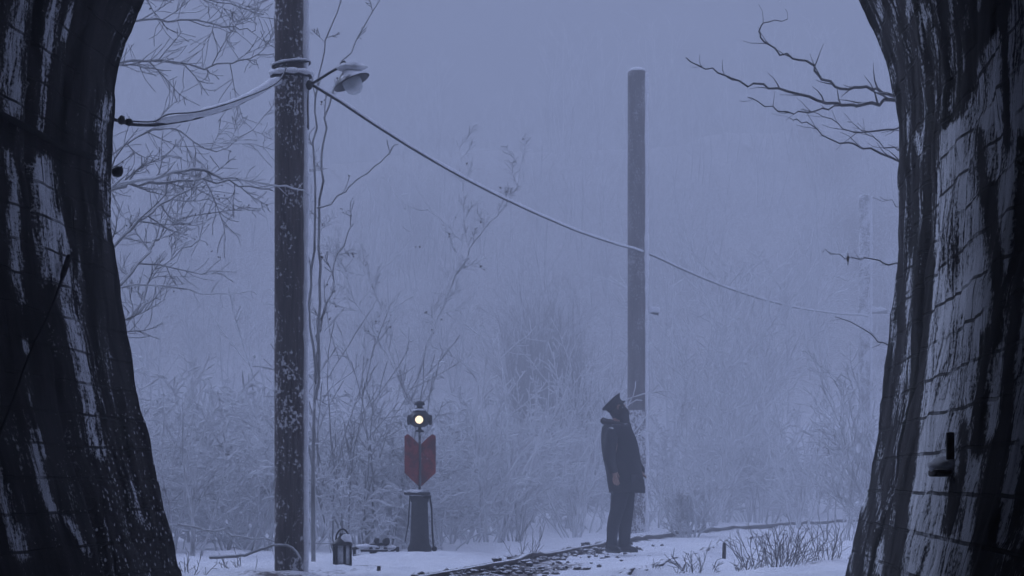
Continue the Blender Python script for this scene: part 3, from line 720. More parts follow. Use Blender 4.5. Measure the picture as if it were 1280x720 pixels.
# ------------------------------------------------------------------ plants
def rv(rng, s=1): return Vector((rng.gauss(0, s), rng.gauss(0, s), rng.gauss(0, s)))
def grow(mb, p, d, L, r, lvl, rng, nseg=5, wander=.16, up=.05, kids=5, spread=.75, ratio=.55, rmin=.0022, n=3, tips=None):
    d = d.normalized(); pts = [p]; rad_ = [r]; q = p.copy(); st = L / nseg
    for i in range(nseg):
        d = (d + rv(rng, wander) + Vector((0, 0, up))).normalized(); q = q + d * st; pts.append(q); rad_.append(max(rmin, r * (1 - .8 * (i + 1) / nseg)))
    mb.tube(pts, rad_, n, False)
    if tips is not None and lvl == 0: tips.append(q)
    if lvl > 0: sprout(mb, pts, rad_, L, lvl, rng, kids, spread, ratio, rmin, wander, up, tips)
def sprout(mb, pts, rad_, L, lvl, rng, kids, spread=.75, ratio=.55, rmin=.0022, wander=.16, up=.05, tips=None, t0=.18):
    m = len(pts) - 1
    for j in range(kids):
        t = t0 + (1 - t0) * (j + rng.random()) / kids; f = t * m; i = min(int(f), m - 1); f -= i
        p = pts[i].lerp(pts[i + 1], f); dd = (pts[i + 1] - pts[i]).normalized()
        side = rv(rng); side = (side - dd * side.dot(dd)).normalized()
        nd = (dd * rng.uniform(.55, 1.0) + side * spread * rng.uniform(.6, 1.1)).normalized()
        rr = max(rmin, (rad_[i] * (1 - f) + rad_[i + 1] * f) * .68)
        grow(mb, p, nd, L * ratio * rng.uniform(.5, 1.1) * (1 - .35 * t), rr, lvl - 1, rng, 4 if lvl > 1 else 3, wander, up, max(2, int(kids * .75)), spread, ratio, rmin, 3, tips)

def limb(mb, pxs, Y0, Y1, r0, r1, rng, kids=8, lvl=2, n=5, klen=None, rmin=.0022, up=.05, spread=.8, ratio=1.0, wob=.012, tips=None):
    """a limb through photo-measured points at its own distance, with twigs grown from it"""
    m = len(pxs); pts = []
    for i, (a, b) in enumerate(pxs): pts.append(P(a, b, Y0 + (Y1 - Y0) * i / (m - 1)))
    pts = smooth_path(pts, 4); pts = [p + rv(rng, wob) * (0 if i == 0 else 1) for i, p in enumerate(pts)]
    rad_ = [r0 + (r1 - r0) * i / (len(pts) - 1) for i in range(len(pts))]
    mb.tube(pts, rad_, n, True)
    L = klen or sum((b - a).length for a, b in zip(pts[:-1], pts[1:])) * .3
    if kids: sprout(mb, pts, rad_, L / .55, lvl, rng, kids, spread, .55, rmin, .16, up, tips)
    return pts
def leaves(mb, tips, k, rng, size=.02):
    for p in rng.sample(tips, min(k, len(tips))):
        for _ in range(rng.choice((1, 1, 2, 3))):
            q = p + rv(rng, .025); a = rv(rng).normalized(); b = a.cross(rv(rng)).normalized(); s = size * rng.uniform(.6, 1.2); c = a.cross(b) * s * .35
            mb.add([q, q + (a * .5 + b * .45) * s + c, q + a * 1.1 * s, q + (a * .5 - b * .45) * s + c], [(0, 1, 2), (0, 2, 3)])

def plant(name, base, label, cat, limbs, mat, seed, trunk=None, nleaf=0, group=None, lsize=.022):
    rng = random.Random(seed); root = thing(name, base, label, cat, group)
    tips = []
    if trunk:
        mb = MB(); mb.tube(*trunk, 8); mb.build('trunk', mat, root)
    mb = MB()
    for kw in limbs: limb(mb, rng=rng, tips=tips, **kw)
    mb.build('branches' if False else 'crown', mat, root)
    if nleaf and tips:
        mb = MB(); leaves(mb, tips, nleaf, rng, lsize); mb.build('dead_leaves', M['leaf'], root, False)
    return root
def foot(px, Y): x = (px - 640) / F * Y; return Vector((x, Y, gz(x, Y)))

# left tree, trunk hidden behind the left wall
b = foot(20, 19.2); tp = [b + Vector((0, 0, -.2)), b + Vector((.05, 0, 1.5)), b + Vector((-.03, .1, 3.2)), b + Vector((.1, .1, 5.6))]
plant('bare_tree', b, 'bare snowy tree reaching in from behind the left tunnel wall', 'tree', [
    dict(pxs=[(20, 60), (100, 35), (180, 26), (240, 26), (290, 34), (318, 40)], Y0=19.2, Y1=21.5, r0=0.0163, r1=0.0045, rmin=.0035, kids=13, lvl=2, klen=0.83),
    dict(pxs=[(20, 140), (110, 90), (180, 76), (255, 82), (300, 74), (342, 68)], Y0=19.2, Y1=21, r0=0.0175, r1=0.0045, rmin=.0035, kids=13, lvl=2, klen=0.75),
    dict(pxs=[(20, 30), (120, 0), (200, -12), (270, 0), (330, 18)], Y0=19.2, Y1=22, r0=0.0163, r1=0.0045, rmin=.0035, kids=12, lvl=2, klen=0.90),
    dict(pxs=[(20, 330), (90, 262), (142, 236), (185, 229), (240, 224), (300, 231), (340, 238)], Y0=19.2, Y1=20.6, r0=0.0238, r1=0.0060, rmin=.0035, kids=14, lvl=2, klen=0.75),
    dict(pxs=[(20, 420), (100, 350), (155, 295), (190, 265), (222, 244), (262, 222)], Y0=19.2, Y1=21, r0=0.0225, r1=0.0060, rmin=.0035, kids=13, lvl=2, klen=0.75),
    dict(pxs=[(30, 500), (110, 400), (172, 330), (190, 308), (206, 288), (240, 268), (320, 262)], Y0=19.2, Y1=22.5, r0=0.0200, r1=0.0053, rmin=.0035, kids=14, lvl=2, klen=0.83),
    dict(pxs=[(30, 520), (110, 430), (160, 398), (178, 382), (184, 356), (205, 330), (250, 300)], Y0=19.2, Y1=21.5, r0=0.0200, r1=0.0053, rmin=.0035, kids=12, lvl=2, klen=0.75),
    dict(pxs=[(20, 300), (130, 200), (210, 160), (270, 190), (325, 150)], Y0=19.5, Y1=22.5, r0=0.0137, r1=0.0045, rmin=.0035, kids=14, lvl=2, klen=0.90),
], M['bark_snowy'], 11, (tp, [.12, .1, .08, .05]), 46)
b = foot(40, 18.4)
plant('snow_laden_branch', b, 'snow laden low tree whose branch crosses in front of the dark pole', 'tree', [
    dict(pxs=[(40, 330), (130, 240), (190, 222), (240, 213), (290, 221), (345, 231), (384, 242)], Y0=18.4, Y1=19.5, r0=.022, r1=.007, kids=8, lvl=1, klen=.25),
    dict(pxs=[(60, 420), (150, 360), (220, 362), (275, 368), (320, 366)], Y0=18.6, Y1=21, r0=.012, r1=.003, kids=9, lvl=1, klen=.35)], M['frost2'], 12,
    ([b + Vector((0, 0, -.2)), b + Vector((.02, 0, 1.2)), b + Vector((-.02, .0, 2.6))], [.07, .055, .03])).name = 'bare_tree'
# right tree, trunk hidden behind right wall
b = foot(1225, 19.5); tp = [b + Vector((0, 0, -.2)), b + Vector((.0, 0, 1.6)), b + Vector((.05, .1, 3.4)), b + Vector((.0, .1, 5.2))]
plant('bare_tree', b, 'bare dark tree with bent branches reaching in past the right tunnel wall', 'tree', [
    dict(pxs=[(1225, 150), (1160, 128), (1115, 126), (1080, 131), (1045, 129), (1000, 117), (960, 108), (925, 105), (890, 88), (856, 76)], Y0=19.5, Y1=19, r0=.022, r1=.005, kids=12, lvl=1, klen=.28, up=.09),
    dict(pxs=[(1225, 130), (1150, 130), (1115, 122), (1090, 110), (1060, 112), (1030, 98), (1008, 78), (975, 66), (950, 48), (953, 30), (985, 24)], Y0=19.5, Y1=19.6, r0=.02, r1=.004, kids=13, lvl=1, klen=.28, up=.09),
    dict(pxs=[(1055, 130), (1035, 134), (1000, 140), (965, 134), (935, 122)], Y0=19.3, Y1=18.8, r0=.01, r1=.004, kids=6, lvl=1, klen=.2, up=.09),
    dict(pxs=[(1225, 220), (1160, 195), (1122, 200), (1080, 184), (1040, 174), (1000, 152), (985, 148)], Y0=19.5, Y1=20, r0=.016, r1=.003, kids=10, lvl=1, klen=.3, up=.06),
    dict(pxs=[(1225, 190), (1150, 165), (1118, 160), (1070, 164), (1040, 150), (1000, 134)], Y0=19.5, Y1=20.4, r0=.014, r1=.003, kids=12, lvl=1, klen=.3),
    dict(pxs=[(1225, 200), (1150, 185), (1118, 185), (1085, 170), (1060, 150)], Y0=19.5, Y1=20.6, r0=.012, r1=.003, kids=10, lvl=1, klen=.3),
], M['bark'], 21, (tp, [.1, .085, .065, .04]))
b = foot(1190, 18.6); tp = [b + Vector((0, 0, -.2)), b + Vector((.0, 0, 1.2)), b + Vector((.03, .05, 3.0))]
plant('bare_tree', b, 'slim bare tree with two sparse twigs low past the right wall', 'tree', [
    dict(pxs=[(1190, 355), (1150, 338), (1118, 331), (1090, 323), (1055, 322), (1030, 312)], Y0=18.6, Y1=18.4, r0=.011, r1=.003, kids=5, lvl=1, klen=.2),
    dict(pxs=[(1190, 460), (1140, 440), (1111, 433), (1085, 414), (1042, 394)], Y0=18.6, Y1=18.7, r0=.010, r1=.003, kids=5, lvl=1, klen=.2),
    dict(pxs=[(1190, 280), (1150, 265), (1120, 256), (1092, 247)], Y0=18.6, Y1=18.5, r0=.007, r1=.002, kids=2, lvl=1, klen=.15)], M['bark'], 22, (tp, [.06, .05, .03]))
mb = MB(); q = P(1060, 323.5, 18.41); mb.ball(q, (.012, .012, .026), 8, .4); mb.tube([q + Vector((0, 0, .045)), q + Vector((0, 0, -.05))], .004, 5)
tag(mb.build('alder_cone', M['leaf']), 'little dark cone hanging on the lower sparse twig at right', 'cone')

# saplings
b = foot(508, 27.5)
plant('bare_sapling', b, 'forked bare sapling with a few dead leaves rising behind the signal', 'tree', [
    dict(pxs=[(514, 500), (530, 440), (552, 385), (568, 340), (580, 292), (578, 230), (572, 175)], Y0=27.5, Y1=28, r0=0.0118, r1=0.0033, rmin=.004, kids=15, lvl=2, klen=.5),
    dict(pxs=[(514, 500), (535, 430), (560, 370), (582, 320), (605, 285), (628, 262), (645, 235), (655, 185)], Y0=27.5, Y1=27, r0=0.0128, r1=0.0033, rmin=.004, kids=15, lvl=2, klen=.45),
    dict(pxs=[(512, 505), (488, 455), (466, 412), (440, 365), (412, 310), (392, 280), (380, 262)], Y0=27.5, Y1=27.3, r0=0.0118, r1=0.0033, rmin=.004, kids=17, lvl=2, klen=.5),
    dict(pxs=[(505, 470), (488, 415), (470, 370), (452, 335), (430, 310)], Y0=27.5, Y1=28, r0=0.0099, r1=0.0033, rmin=.004, kids=14, lvl=2, klen=.45),
    dict(pxs=[(450, 380), (470, 345), (495, 320), (515, 295), (508, 262), (480, 220)], Y0=27.4, Y1=28, r0=0.0088, r1=0.0033, rmin=.004, kids=8, lvl=1, klen=.4),
    dict(pxs=[(568, 340), (560, 290), (540, 265), (510, 258), (490, 240)], Y0=27.8, Y1=28.4, r0=0.0079, r1=0.0033, rmin=.004, kids=5, lvl=1, klen=.4)],
    M['frost2'], 31, ([b + Vector((0, 0, -.2)), P(508, 620, 27.5), P(512, 560, 27.5), P(514, 500, 27.5)], [.032, .028, .024, .019]), 30, None, .034)
b = foot(392, 22)
plant('bare_sapling', b, 'tall thin bare sapling standing just right of the dark pole', 'tree', [
    dict(pxs=[(394, 500), (400, 380), (398, 290), (402, 210), (408, 145), (425, 90), (452, 40), (480, -10)], Y0=22, Y1=22.2, r0=0.0159, r1=0.0054, rmin=.0052, kids=6, lvl=2, klen=.4),
    dict(pxs=[(394, 480), (388, 380), (393, 290), (394, 180), (396, 110), (410, 50), (430, -10)], Y0=22, Y1=21.8, r0=0.0145, r1=0.0054, rmin=.0052, kids=5, lvl=2, klen=.35),
    dict(pxs=[(396, 260), (430, 240), (452, 222), (480, 198), (498, 180)], Y0=22, Y1=22, r0=0.0087, r1=0.0054, rmin=.0052, kids=3, lvl=1, klen=.3),
    dict(pxs=[(394, 470), (398, 440), (402, 400), (415, 360), (418, 330), (440, 280)], Y0=22, Y1=22.4, r0=0.0174, r1=0.0054, rmin=.0052, kids=7, lvl=2, klen=.4)],
    M['bark_snowy'], 32, ([b + Vector((0, 0, -.2)), P(391, 600, 22), P(392, 540, 22), P(394, 470, 22)], [.022, .019, .016, .013]), 12, None, .03)
def clump(name, px, Y, label, cat, h, n, spread, seed, mat, kids=5, r=.018, lvl=2, nleaf=0, lean=0, group=None):
    b = foot(px, Y); rng = random.Random(seed); root = thing(name, b, label, cat, group); mb = MB(); tips = []
    for i in range(n):
        a = rng.uniform(0, 2 * math.pi); s = spread * math.sqrt(rng.random())
        grow(mb, b + Vector((math.cos(a), math.sin(a), 0)) * rng.uniform(0, .18) + Vector((0, 0, -.12)), Vector((math.cos(a) * s + lean, math.sin(a) * s, 1)), h * rng.uniform(.7, 1.1), r * rng.uniform(.7, 1.2), lvl, rng, 8, .1, .04, kids, .8, .45, .010 if mat is M['frost'] else (.0026 if mat is M['weed'] else .0055), 4, tips)
    mb.build('stems', mat, root)
    if nleaf: mb = MB(); leaves(mb, tips, nleaf, rng, .035); mb.build('dead_leaves', M['leaf'], root, False)
    return root
clump('bare_shrub', 437, 26.2, 'frosted many stemmed shrub growing behind the hand lantern', 'shrub', 2.6, 8, .3, 41, M['bark_snowy'], 5, .014)
clump('bare_shrub', 475, 27.2, 'dense upright frosted shrub between the lantern and the signal', 'shrub', 2.4, 8, .28, 42, M['bark_snowy'], 5, .014)
clump('bare_shrub', 212, 25, 'thin two stemmed sapling nearest the left tunnel wall', 'tree', 2.3, 3, .2, 43, M['frost2'], 6).name = 'bare_sapling'
clump('bare_shrub', 252, 24, 'leaning bare sapling between left wall and the dark pole', 'tree', 2.2, 3, .3, 44, M['frost2'], 6, lean=.2).name = 'bare_sapling'
clump('bare_shrub', 590, 33, 'slender frosted shrub just right of the red signal', 'shrub', 2.3, 6, .3, 45, M['frost'], 7)
clump('bare_shrub', 640, 31, 'low frosted shrub midway between signal and person', 'shrub', 1.5, 7, .5, 46, M['frost2'], 7)
clump('bare_shrub', 700, 40, 'tall white frosted shrub left of the grey pole', 'shrub', 3.8, 9, .36, 47, M['frost'], 8, .014)
clump('bare_shrub', 832, 40, 'slim frosted sapling just right of the grey pole', 'tree', 3.4, 4, .16, 48, M['frost2'], 7, .014).name = 'bare_sapling'
clump('bare_shrub', 890, 43, 'largest pale frosted shrub fanning out right of the grey pole', 'shrub', 4.8, 10, .34, 49, M['frost'], 9, .016)
clump('bare_shrub', 945, 46, 'pale frosted shrub behind the clean snow right of the person', 'shrub', 4.6, 9, .32, 50, M['frost'], 9, .016)
clump('bare_shrub', 1085, 24.5, 'fine twiggy shrub hugging the right tunnel wall', 'shrub', 2.0, 8, .38, 51, M['frost2'], 8, .008)
clump('bare_shrub', 1050, 30, 'frosted shrub at the right end of the clean snow', 'shrub', 1.9, 8, .5, 52, M['frost2'], 8, .009)
clump('bare_shrub', 860, 34, 'rounded snow heaped bush right of the person', 'bush', 1.0, 16, .7, 53, M['frost'], 8, .009)
clump('bare_shrub', 560, 28.5, 'broad white frosted shrub right behind the signal pedestal', 'shrub', 1.7, 8, .8, 53, M['frost'], 5, .017)
clump('bare_shrub', 612, 29.5, 'leggy white shrub leaning over the rail bend left of the person', 'shrub', 2.4, 6, .5, 54, M['frost'], 5, .018, lean=.12)
clump('bare_shrub', 300, 27, 'white frosted shrub just left of the dark pole', 'shrub', 1.8, 7, .7, 55, M['frost'], 5, .017)
clump('bare_shrub', 400, 30, 'tall white frosted shrub right of the dark pole', 'shrub', 3.0, 7, .45, 56, M['frost'], 5, .018)
clump('bare_shrub', 720, 33, 'arching white shrub just left of the person', 'shrub', 2.3, 7, .6, 57, M['frost'], 5, .018)
clump('bare_shrub', 1000, 38, 'spreading white shrub at the far end of the visible track', 'shrub', 2.6, 8, .6, 58, M['frost'], 5, .018)
# dry weeds in front
for i, (px, Y, h, n, lab) in enumerate([(868, 20.6, .36, 12, 'dark dry weed tuft at the front of the snow right of the person'), (962, 20.8, .52, 26, 'thick tangle of dry brown weeds in front near the right wall'), (985, 21.6, .5, 20, 'taller thin dry weeds behind the thick tangle'),
                                       (925, 20.4, .22, 12, 'low dry weed tuft left of the thick tangle'), (840, 20.2, .2, 9, 'smallest dry weed sprig at the bottom edge by the track'), (1035, 21.8, .42, 14, 'dry weeds at the foot of the right tunnel wall')]):
    clump('dry_weed', px, Y, lab, 'weed', h, n, .75, 60 + i, M['weed'], 5, .0042, 1, 0, 0, 'dry weeds in the foreground snow')
for i, (px, Y, h, n, lab) in enumerate([(236, 19.6, .3, 10, 'dark weed sprig against the foot of the left tunnel wall'), (300, 20.4, .22, 9, 'small weed sprig in snow left of the dark pole'), (655, 24.5, .5, 6, 'few dry stalks beside the rail midway to the person')]):
    clump('dry_weed', px, Y, lab, 'weed', h, n, .7, 80 + i, M['weed'], 4, .005, 1, 0, 0, 'dry weeds in the foreground snow')
# fallen bent branches by the dark pole
rng = random.Random(8)
mb = MB(); limb(mb, [(262, 697), (285, 696), (306, 694), (325, 687), (345, 681), (362, 683), (372, 692), (376, 700)], 19.75, 19.5, .016, .010, rng, 3, 1, 6, .15, wob=.002); tag(mb.build('fallen_branch', M['bark_snowy']), 'bent fallen branch arching over snow at the dark pole\'s foot', 'branch')
mb = MB(); limb(mb, [(222, 655), (255, 662), (285, 666), (315, 673), (345, 676), (420, 680)], 22, 22.6, .014, .006, rng, 6, 1, 5, .4, wob=.01); tag(mb.build('fallen_branch', M['bark_snowy']), 'long low fallen branch lying behind the dark pole', 'branch')

# thicket and hillside wood: one mass each
def variants(nv, fn):
    out = []
    for i in range(nv):
        mb = MB(); fn(mb, random.Random(100 + i)); Qv = np.array([f for f in mb.f if len(f) == 4]); out.append((np.array(mb.v), Qv))
    return out
def load(mb, rng):
    # wads of snow caught along the twigs
    q = np.array(mb.v)
    for _ in range(150):
        p = Vector(q[rng.randrange(len(q))])
        if p.z < .25: continue
        a = rng.uniform(0, 6.28); d = Vector((math.cos(a), math.sin(a), rng.uniform(-.5, .5))) * rng.uniform(.04, .13); r_ = rng.uniform(.014, .03)
        mb.tube([p - d, p + Vector((0, 0, .012)), p + d], [r_ * .4, r_, r_ * .4], 4, False)
def bush_fn(mb, rng):
    for i in range(6):
        a = rng.uniform(0, 6.28); s = .8 * math.sqrt(rng.random())
        grow(mb, Vector((math.cos(a), math.sin(a), 0)) * rng.uniform(0, .3), Vector((math.cos(a) * s, math.sin(a) * s, 1)), rng.uniform(1.1, 2.1), .021, 2, rng, 7, .17, .02, 4, 1.0, .64, .0115)
    load(mb, rng)
def tree_fn(mb, rng):
    h = rng.uniform(5, 8)
    for k in range(rng.choice((1, 1, 2, 3))):
        p = Vector((rng.gauss(0, .3), rng.gauss(0, .3), 0)); pts = [p]; rad_ = [.07]
        d = Vector((rng.gauss(0, .12), rng.gauss(0, .12), 1)).normalized()
        for i in range(8): d = (d + rv(rng, .05)).normalized(); p = p + d * h / 8; pts.append(p); rad_.append(.07 * (1 - .85 * (i + 1) / 8))
        mb.tube(pts, rad_, 4, False)
        sprout(mb, pts, rad_, h * .75, 2, rng, 9, .8, .5, .009, .12, .06)
def scatter(name, vs, places, mat):
    VV = []; QQ = []; o = 0
    for (vi, x, y, z, sc, rot) in places:
        v, q = vs[vi]; c, s = math.cos(rot), math.sin(rot)
        X = np.stack([(v[:, 0] * c - v[:, 1] * s) * sc + x, (v[:, 0] * s + v[:, 1] * c) * sc + y, v[:, 2] * sc + z], 1)
        VV.append(X); QQ.append(q + o); o += len(v)
    return big_mesh(name, np.vstack(VV), np.vstack(QQ), mat)
bv = variants(7, bush_fn); rng = random.Random(77); pl = []
while len(pl) < 240:
    y = 25.2 + 30 * rng.random() ** 1.7; x = rng.uniform(-.26, .26) * y; du = x - rail_x(y)
    if -1.5 < du < 3.0 + (0 if y > 40 else .8): continue
    if y < 30 and du > 0: continue
    if y < 29 and rng.random() < .4: continue
    pl.append((rng.randrange(7), x, y, gz(x, y) - .08, rng.uniform(.6, 1.25) * (1 if y > 32 else .75), rng.uniform(0, 6.28)))
tag(scatter('undergrowth_thicket', bv, pl, M['frost']), 'tangled mass of frosted undergrowth beyond the track', 'undergrowth', kind='stuff')
tv = variants(6, tree_fn); pl = []
for i in range(520):
    y = rng.uniform(56, 106); x = rng.uniform(-.27, .27) * y
    pl.append((rng.randrange(6), x, y, gz(x, y) - .2, rng.uniform(.35, .62), rng.uniform(0, 6.28)))
tag(scatter('hillside_forest', tv, pl, M['frost']), 'far off bare wood on the hill fading into fog', 'wood', kind='stuff')
# darker bare wood in the fog, centre
pl = []
for i in range(46):
    Y = rng.uniform(56, 64); x = (rng.triangular(612, 752, 686) - 640) / F * Y
    pl.append((rng.randrange(6), x, Y, gz(x, Y) - .2, rng.uniform(.32, .5), rng.uniform(0, 6)))
tag(scatter('distant_grove', tv, pl, M['bark']), 'dim darker grove standing far back in the fog left of the grey pole', 'wood', kind='stuff')

# ------------------------------------------------------------------ person
PY = 26.0; PX = 776; kp = PY / F
pz = P(776, 690.5, PY).z
per = thing('person', (P(PX, 0, PY).x, PY, pz), 'person in long dark coat and peaked cap leaning back to look up', 'person')
def W(px, py, dy=0.0): v = P(px, py, PY); return Vector((v.x, PY + dy, v.z))
def ell(c, rx, ry, n=22, tilt=0.0, lobes=0, seed=0):
    out = []
    for k in range(n):
        a = 2 * math.pi * k / n; g = 1 + lobes * mnoise.noise((math.cos(a) * 1.6, math.sin(a) * 1.6, c.z * 3 + seed))
        out.append(c + Vector((rx * g * math.cos(a), ry * g * math.sin(a), tilt * math.cos(a))))
    return out
# body: one continuous skin-modifier figure
def skin_body():
    vs = []; ed = []; rd = []
    def av(p, r, par=None):
        vs.append(p); rd.append(r if hasattr(r, '__len__') else (r, r)); i = len(vs) - 1
        if par is not None: ed.append((par, i))
        return i
    pel = av(W(776, 606), (.13, .15)); wa = av(W(775, 578), (.12, .14), pel); ch = av(W(771, 553), (.12, .17), wa); nb = av(W(770, 536), (.07, .08), ch); nk = av(W(771.5, 527), .055, nb)
    hd0 = av(W(773, 518), (.075, .075), nk); hd1 = av(W(772, 510), (.092, .082), hd0); av(W(768.5, 503), (.075, .075), hd1)
    for s, hx in ((-1, -1), (1, 1)):
        hp = av(W(775 + (3 if s > 0 else -2), 616, s * .09), .085, pel)
        if s < 0: kn, an, to = W(768, 650, -.1), W(763, 684, -.1), W(768, 688.5, -.12)
        else: kn, an, to = W(782, 650, .1), W(782, 684, .1), W(792, 688.5, .09)
        k_ = av(kn, .056, hp); a_ = av(an, .042, k_); av(to, .036, a_)
        sh = av(W(769 if s < 0 else 773, 542, s * .19), .062, ch)
        if s < 0: el, wr, pa = W(763, 570, -.25), W(766.5, 590, -.25), W(767.5, 595.5, -.25)
        else: el, wr, pa = W(786, 572, .25), W(799, 588, .17), W(802, 591, .13)
        e_ = av(el, .044, sh); w_ = av(wr, .03, e_); p_ = av(pa, (.034, .02), w_)
        dv = (pa - wr).normalized(); lat = Vector((1, 0, 0)) if s < 0 else Vector((0, -1, .2)).normalized()
        for j, (o_, l) in enumerate(((-.028, .07), (-.009, .08), (.01, .075), (.027, .06))):
            q0 = pa + lat * o_ + dv * .03; q1 = q0 + dv * l * .5; q2 = q1 + (dv + Vector((.4, 0, -.1))).normalized() * l * .5
            f0 = av(q0, .0095, p_); f1 = av(q1, .009, f0); av(q2, .0075, f1)
        t0 = av(wr + lat * .032 + dv * .02, .011, w_); av(wr + lat * .045 + dv * .065, .009, t0)
    me = bpy.data.meshes.new('body'); me.from_pydata([tuple(v - per.location) for v in vs], ed, [])
    o = bpy.data.objects.new('body', me); COL.objects.link(o)
    sk = o.modifiers.new('skin', 'SKIN'); sk.use_smooth_shade = True
    if not me.skin_vertices: me.skin_vertices.new()
    for i, r in enumerate(rd): me.skin_vertices[0].data[i].radius = r
    me.skin_vertices[0].data[0].use_root = True
    ss_ = o.modifiers.new('sub', 'SUBSURF'); ss_.levels = 2; ss_.render_levels = 2
    dg = bpy.context.evaluated_depsgraph_get(); m2 = bpy.data.meshes.new_from_object(o.evaluated_get(dg))
    o.modifiers.clear(); o.data = m2; m2.name = 'body'; m2.materials.clear(); m2.materials.append(M['skin']); o.parent = per
    # face: nose, brow, chin, lips and ears pressed into the one mesh
    hc = W(772.5, 511); up = Vector((-.62, 0, .78)).normalized(); fw = Vector((.78, 0, .62)).normalized(); lt = Vector((0, 1, 0))
    for v in m2.vertices:
        q = v.co + per.location - hc; a, b_, c_ = q.dot(fw), q.dot(lt), q.dot(up)
        if q.length > .15 or c_ < -.13: continue
        def g(b0, c0, sb, sc): return math.exp(-((b_ - b0) / sb) ** 2 - ((c_ - c0) / sc) ** 2)
        if a > .02:
            dlt = .035 * g(0, -.02, .016, .022) + .012 * g(0, .035, .05, .012) - .014 * (g(.03, .012, .016, .012) + g(-.03, .012, .016, .012)) + .02 * g(0, -.095, .03, .02) + .007 * g(0, -.06, .025, .006)
            v.co += fw * dlt
        elif abs(b_) > .06 and abs(c_) < .04: v.co += lt * (.016 if b_ > 0 else -.016) * math.exp(-(a / .02) ** 2 - (c_ / .03) ** 2)
    return o
body = skin_body()
# long coat
mb = MB(); rows = [(529, 757, 785, .15), (534, 752.5, 789, .225), (541, 751.5, 792.5, .255), (551, 751.3, 796.5, .255), (562, 752, 799, .24), (573, 753.6, 800.5, .225), (582, 755.4, 801.5, .225), (592, 757.2, 803, .235), (602, 758.6, 804.5, .245), (610, 760, 805.5, .255), (616, 761.5, 805.5, .262)]
rs = []
for py, a, b_, ry in rows:
    c = W((a + b_) / 2, py); rs.append(ell(c, (b_ - a) / 2 * kp, ry, 30, 0, .06 * sm(560, 616, py) + .015, 2))
inner = [[c_ + (Vector((rs[-1][0].x * 0, 0, 0))) for c_ in ell(W(783.5, 615.5), .175, .24, 30, 0, .07, 2)], ell(W(781, 600), .16, .2, 30)]
mb.rings(rs + inner); coat = mb.build('coat', M['coat'], per)
# sleeves
mb = MB(); mb.tube(smooth_path([W(766, 540, -.16), W(762, 552, -.235), W(760.5, 570, -.26), W(763.5, 582, -.262), W(766, 591, -.255)], 3), [.075, .08, .082, .08, .078, .074, .07, .066, .064, .062, .06, .058, .056], 14); mb.build('sleeve', M['coat'], coat)
mb = MB(); mb.tube(smooth_path([W(772, 540, .16), W(781, 553, .24), W(790, 573, .25), W(798, 583, .2), W(801, 590, .15)], 3), [.075, .08, .08, .078, .076, .074, .07, .068, .066, .064, .062, .06, .058], 14); mb.build('sleeve', M['coat'], coat)
mb = MB(); mb.prism([(-.07, -.05), (.07, -.05), (.07, .05), (-.07, .05)], W(794, 598, -.19), Vector((.75, -.0, .0)) + Vector((0, .6, 0)), (0, 0, 1), .02); mb.build('pocket_flap', M['coat'], coat)
mb = MB(); mb.tube([W(800, 545 + i * 12, -.06) + Vector((.0 + .012 * i, 0, 0)) for i in range(3)], .004, 6)
# collar
mb = MB(); cc = W(770, 530.5); pts = [cc + Vector((.145 * math.cos(a), .145 * math.sin(a), -.04 * math.cos(a))) for a in [2 * math.pi * i / 26 for i in range(27)]]
mb.tube(pts, [.034 + .006 * math.sin(i * 1.9) for i in range(27)], 10); mb.build('collar', M['collar'], coat)
# trousers and boots
def leg(pts, rr): mb = MB(); mb.rings([ell(W(x, y, dy), rx, ry, 18, 0, .05, x) for (x, y, dy), (rx, ry) in zip(pts, rr)]); mb.build('trouser_leg', M['trousers'], per)
leg([(775, 606, -.08), (774, 620, -.09), (771.5, 636, -.1), (767.5, 650, -.105), (765.3, 662, -.1), (764.5, 674, -.1), (763.8, 684, -.1)], [(.1, .1), (.102, .1), (.085, .09), (.075, .08), (.066, .07), (.062, .066), (.066, .07)])
leg([(782, 606, .08), (782.5, 620, .09), (782.8, 636, .1), (782.3, 650, .1), (781.5, 662, .1), (781, 674, .1), (780.5, 684, .1)], [(.105, .1), (.108, .1), (.09, .09), (.08, .08), (.072, .072), (.068, .068), (.074, .072)])
def boot(x, dy, L, dirx):
    mb = MB(); c = W(x, 690.8, dy); rs = []
    for t, wv, hv in ((-.075, .035, .05), (-.06, .05, .09), (-.01, .055, .13), (.05, .055, .11), (.11, .055, .07), (.16, .048, .055), (.195, .022, .035)):
        o = c + Vector((dirx.x * t * L, dirx.y * t * L, 0)); nn = Vector((-dirx.y, dirx.x, 0))
        rs.append([o + nn * wv * ca + Vector((0, 0, hv * .5 + hv * .5 * sa)) for ca, sa in [(math.cos(2 * math.pi * k / 12), math.sin(2 * math.pi * k / 12)) for k in range(12)]])
    mb.rings(rs); mb.build('boot', M['leather'], per)
boot(763.5, -.1, .8, Vector((.55, -.83, 0))); boot(782, .1, .75, Vector((.97, -.22, 0)))
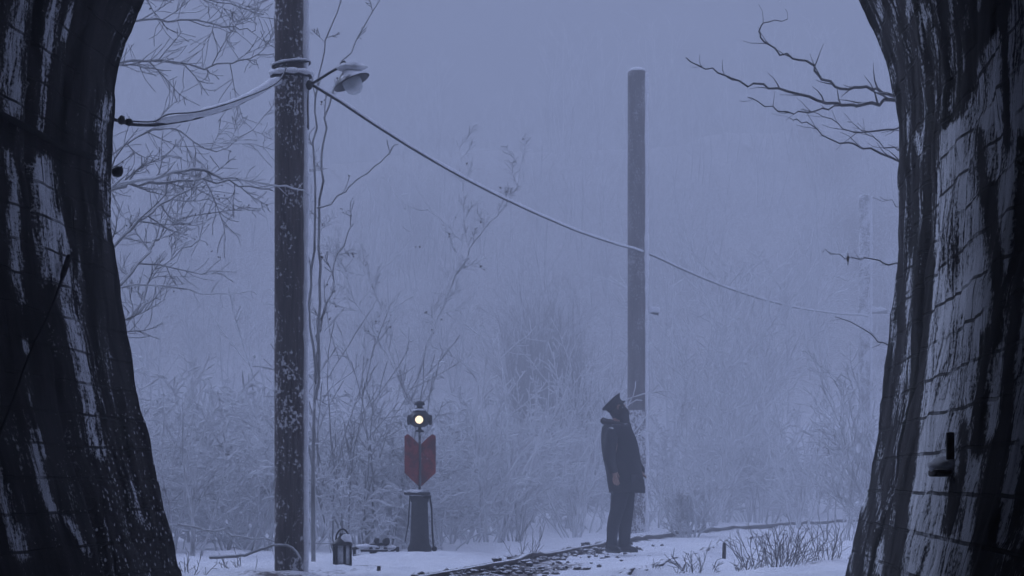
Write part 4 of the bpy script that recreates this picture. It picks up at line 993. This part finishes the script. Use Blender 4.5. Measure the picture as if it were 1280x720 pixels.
# cap
up = Vector((-.68, 0, .73)).normalized(); fw = Vector((.73, 0, .68)).normalized()
hc = W(772.5, 511); tc = W(764.3, 502.3)
def disc(c, r, ry, h=0, n=22, sx=1.0): return [c + fw * r * math.cos(2 * math.pi * k / n) + Vector((0, ry * math.sin(2 * math.pi * k / n), 0)) + up * h for k in range(n)]
mb = MB(); b0 = hc + up * .045 - fw * .005
mb.rings([disc(b0, .1, .09, -.01), disc(b0, .104, .093, .03), disc(b0, .125, .115, .05), disc(b0, .135, .127, .066), disc(b0 + fw * .01, .13, .122, .08), disc(b0 + fw * .02, .06, .06, .086)]); capo = mb.build('cap', M['coat'], per)
mb = MB(); n = 12; top = []; bot = []
for i in range(n + 1):
    a = -1.15 + 2.3 * i / n; top.append((a, .096)); bot.append((a, .128))
vs = []
for th in (0, -.008):
    for lst, dr in ((top, 0), (bot, -.035)):
        for a, r in lst: vs.append(b0 + fw * r * math.cos(a) + Vector((0, r * .92 * math.sin(a), 0)) + up * (dr + th))
m = n + 1; fs = []
for i in range(n): fs += [(i, i + 1, m + i + 1, m + i), (2 * m + i + 1, 2 * m + i, 3 * m + i, 3 * m + i + 1), (m + i, m + i + 1, 3 * m + i + 1, 3 * m + i)]
mb.add(vs, fs); mb.build('visor', M['leather'], capo)
# hair behind, beard in front
mb = MB(); mb.ball(hc - fw * .02 - up * .012, (.098, .094, .1), 18, .12, 3); mb.ball(hc - fw * .05 - up * .07, (.07, .08, .06), 12, .2, 5); hair = mb.build('hair', M['hair'], per)
mb = MB(); mb.ball(hc + fw * .012 - up * .08, (.06, .06, .06), 16, .3, 7); mb.ball(hc + fw * .03 - up * .045, (.055, .05, .045), 12, .3, 2); mb.ball(W(780, 523), (.066, .085, .1), 16, .3, 9); mb.ball(W(783, 533), (.06, .07, .07), 12, .3, 9); mb.build('beard', M['hair'], per)

# ------------------------------------------------------------------ falling snow
rng = random.Random(3); VV = []; FF = []
for i in range(1100):
    y = rng.uniform(16.6, 32); x = rng.uniform(-.27, .27) * y; z = CZ + rng.uniform(-.05, .24) * y
    if y < 16.4 and not (abs(x) < 2.0 and z < 4.2): continue
    if z < .05: continue
    r = rng.uniform(.002, .0045); c = Vector((x, y, z)); b = len(VV); a = rv(rng).normalized(); e = a.orthogonal().normalized(); g = a.cross(e)
    VV += [tuple(c + q * r) for q in (a, -a, e, -e, g, -g)]
    FF += [(b, b + 2, b + 4), (b, b + 4, b + 3), (b, b + 3, b + 5), (b, b + 5, b + 2), (b + 1, b + 4, b + 2), (b + 1, b + 3, b + 4), (b + 1, b + 5, b + 3), (b + 1, b + 2, b + 5)]
tag(mesh_obj('falling_snow', np.array(VV), FF, M['frost'], None, False), 'fine snowflakes drifting down in front of the dark pole', 'snow', kind='stuff')
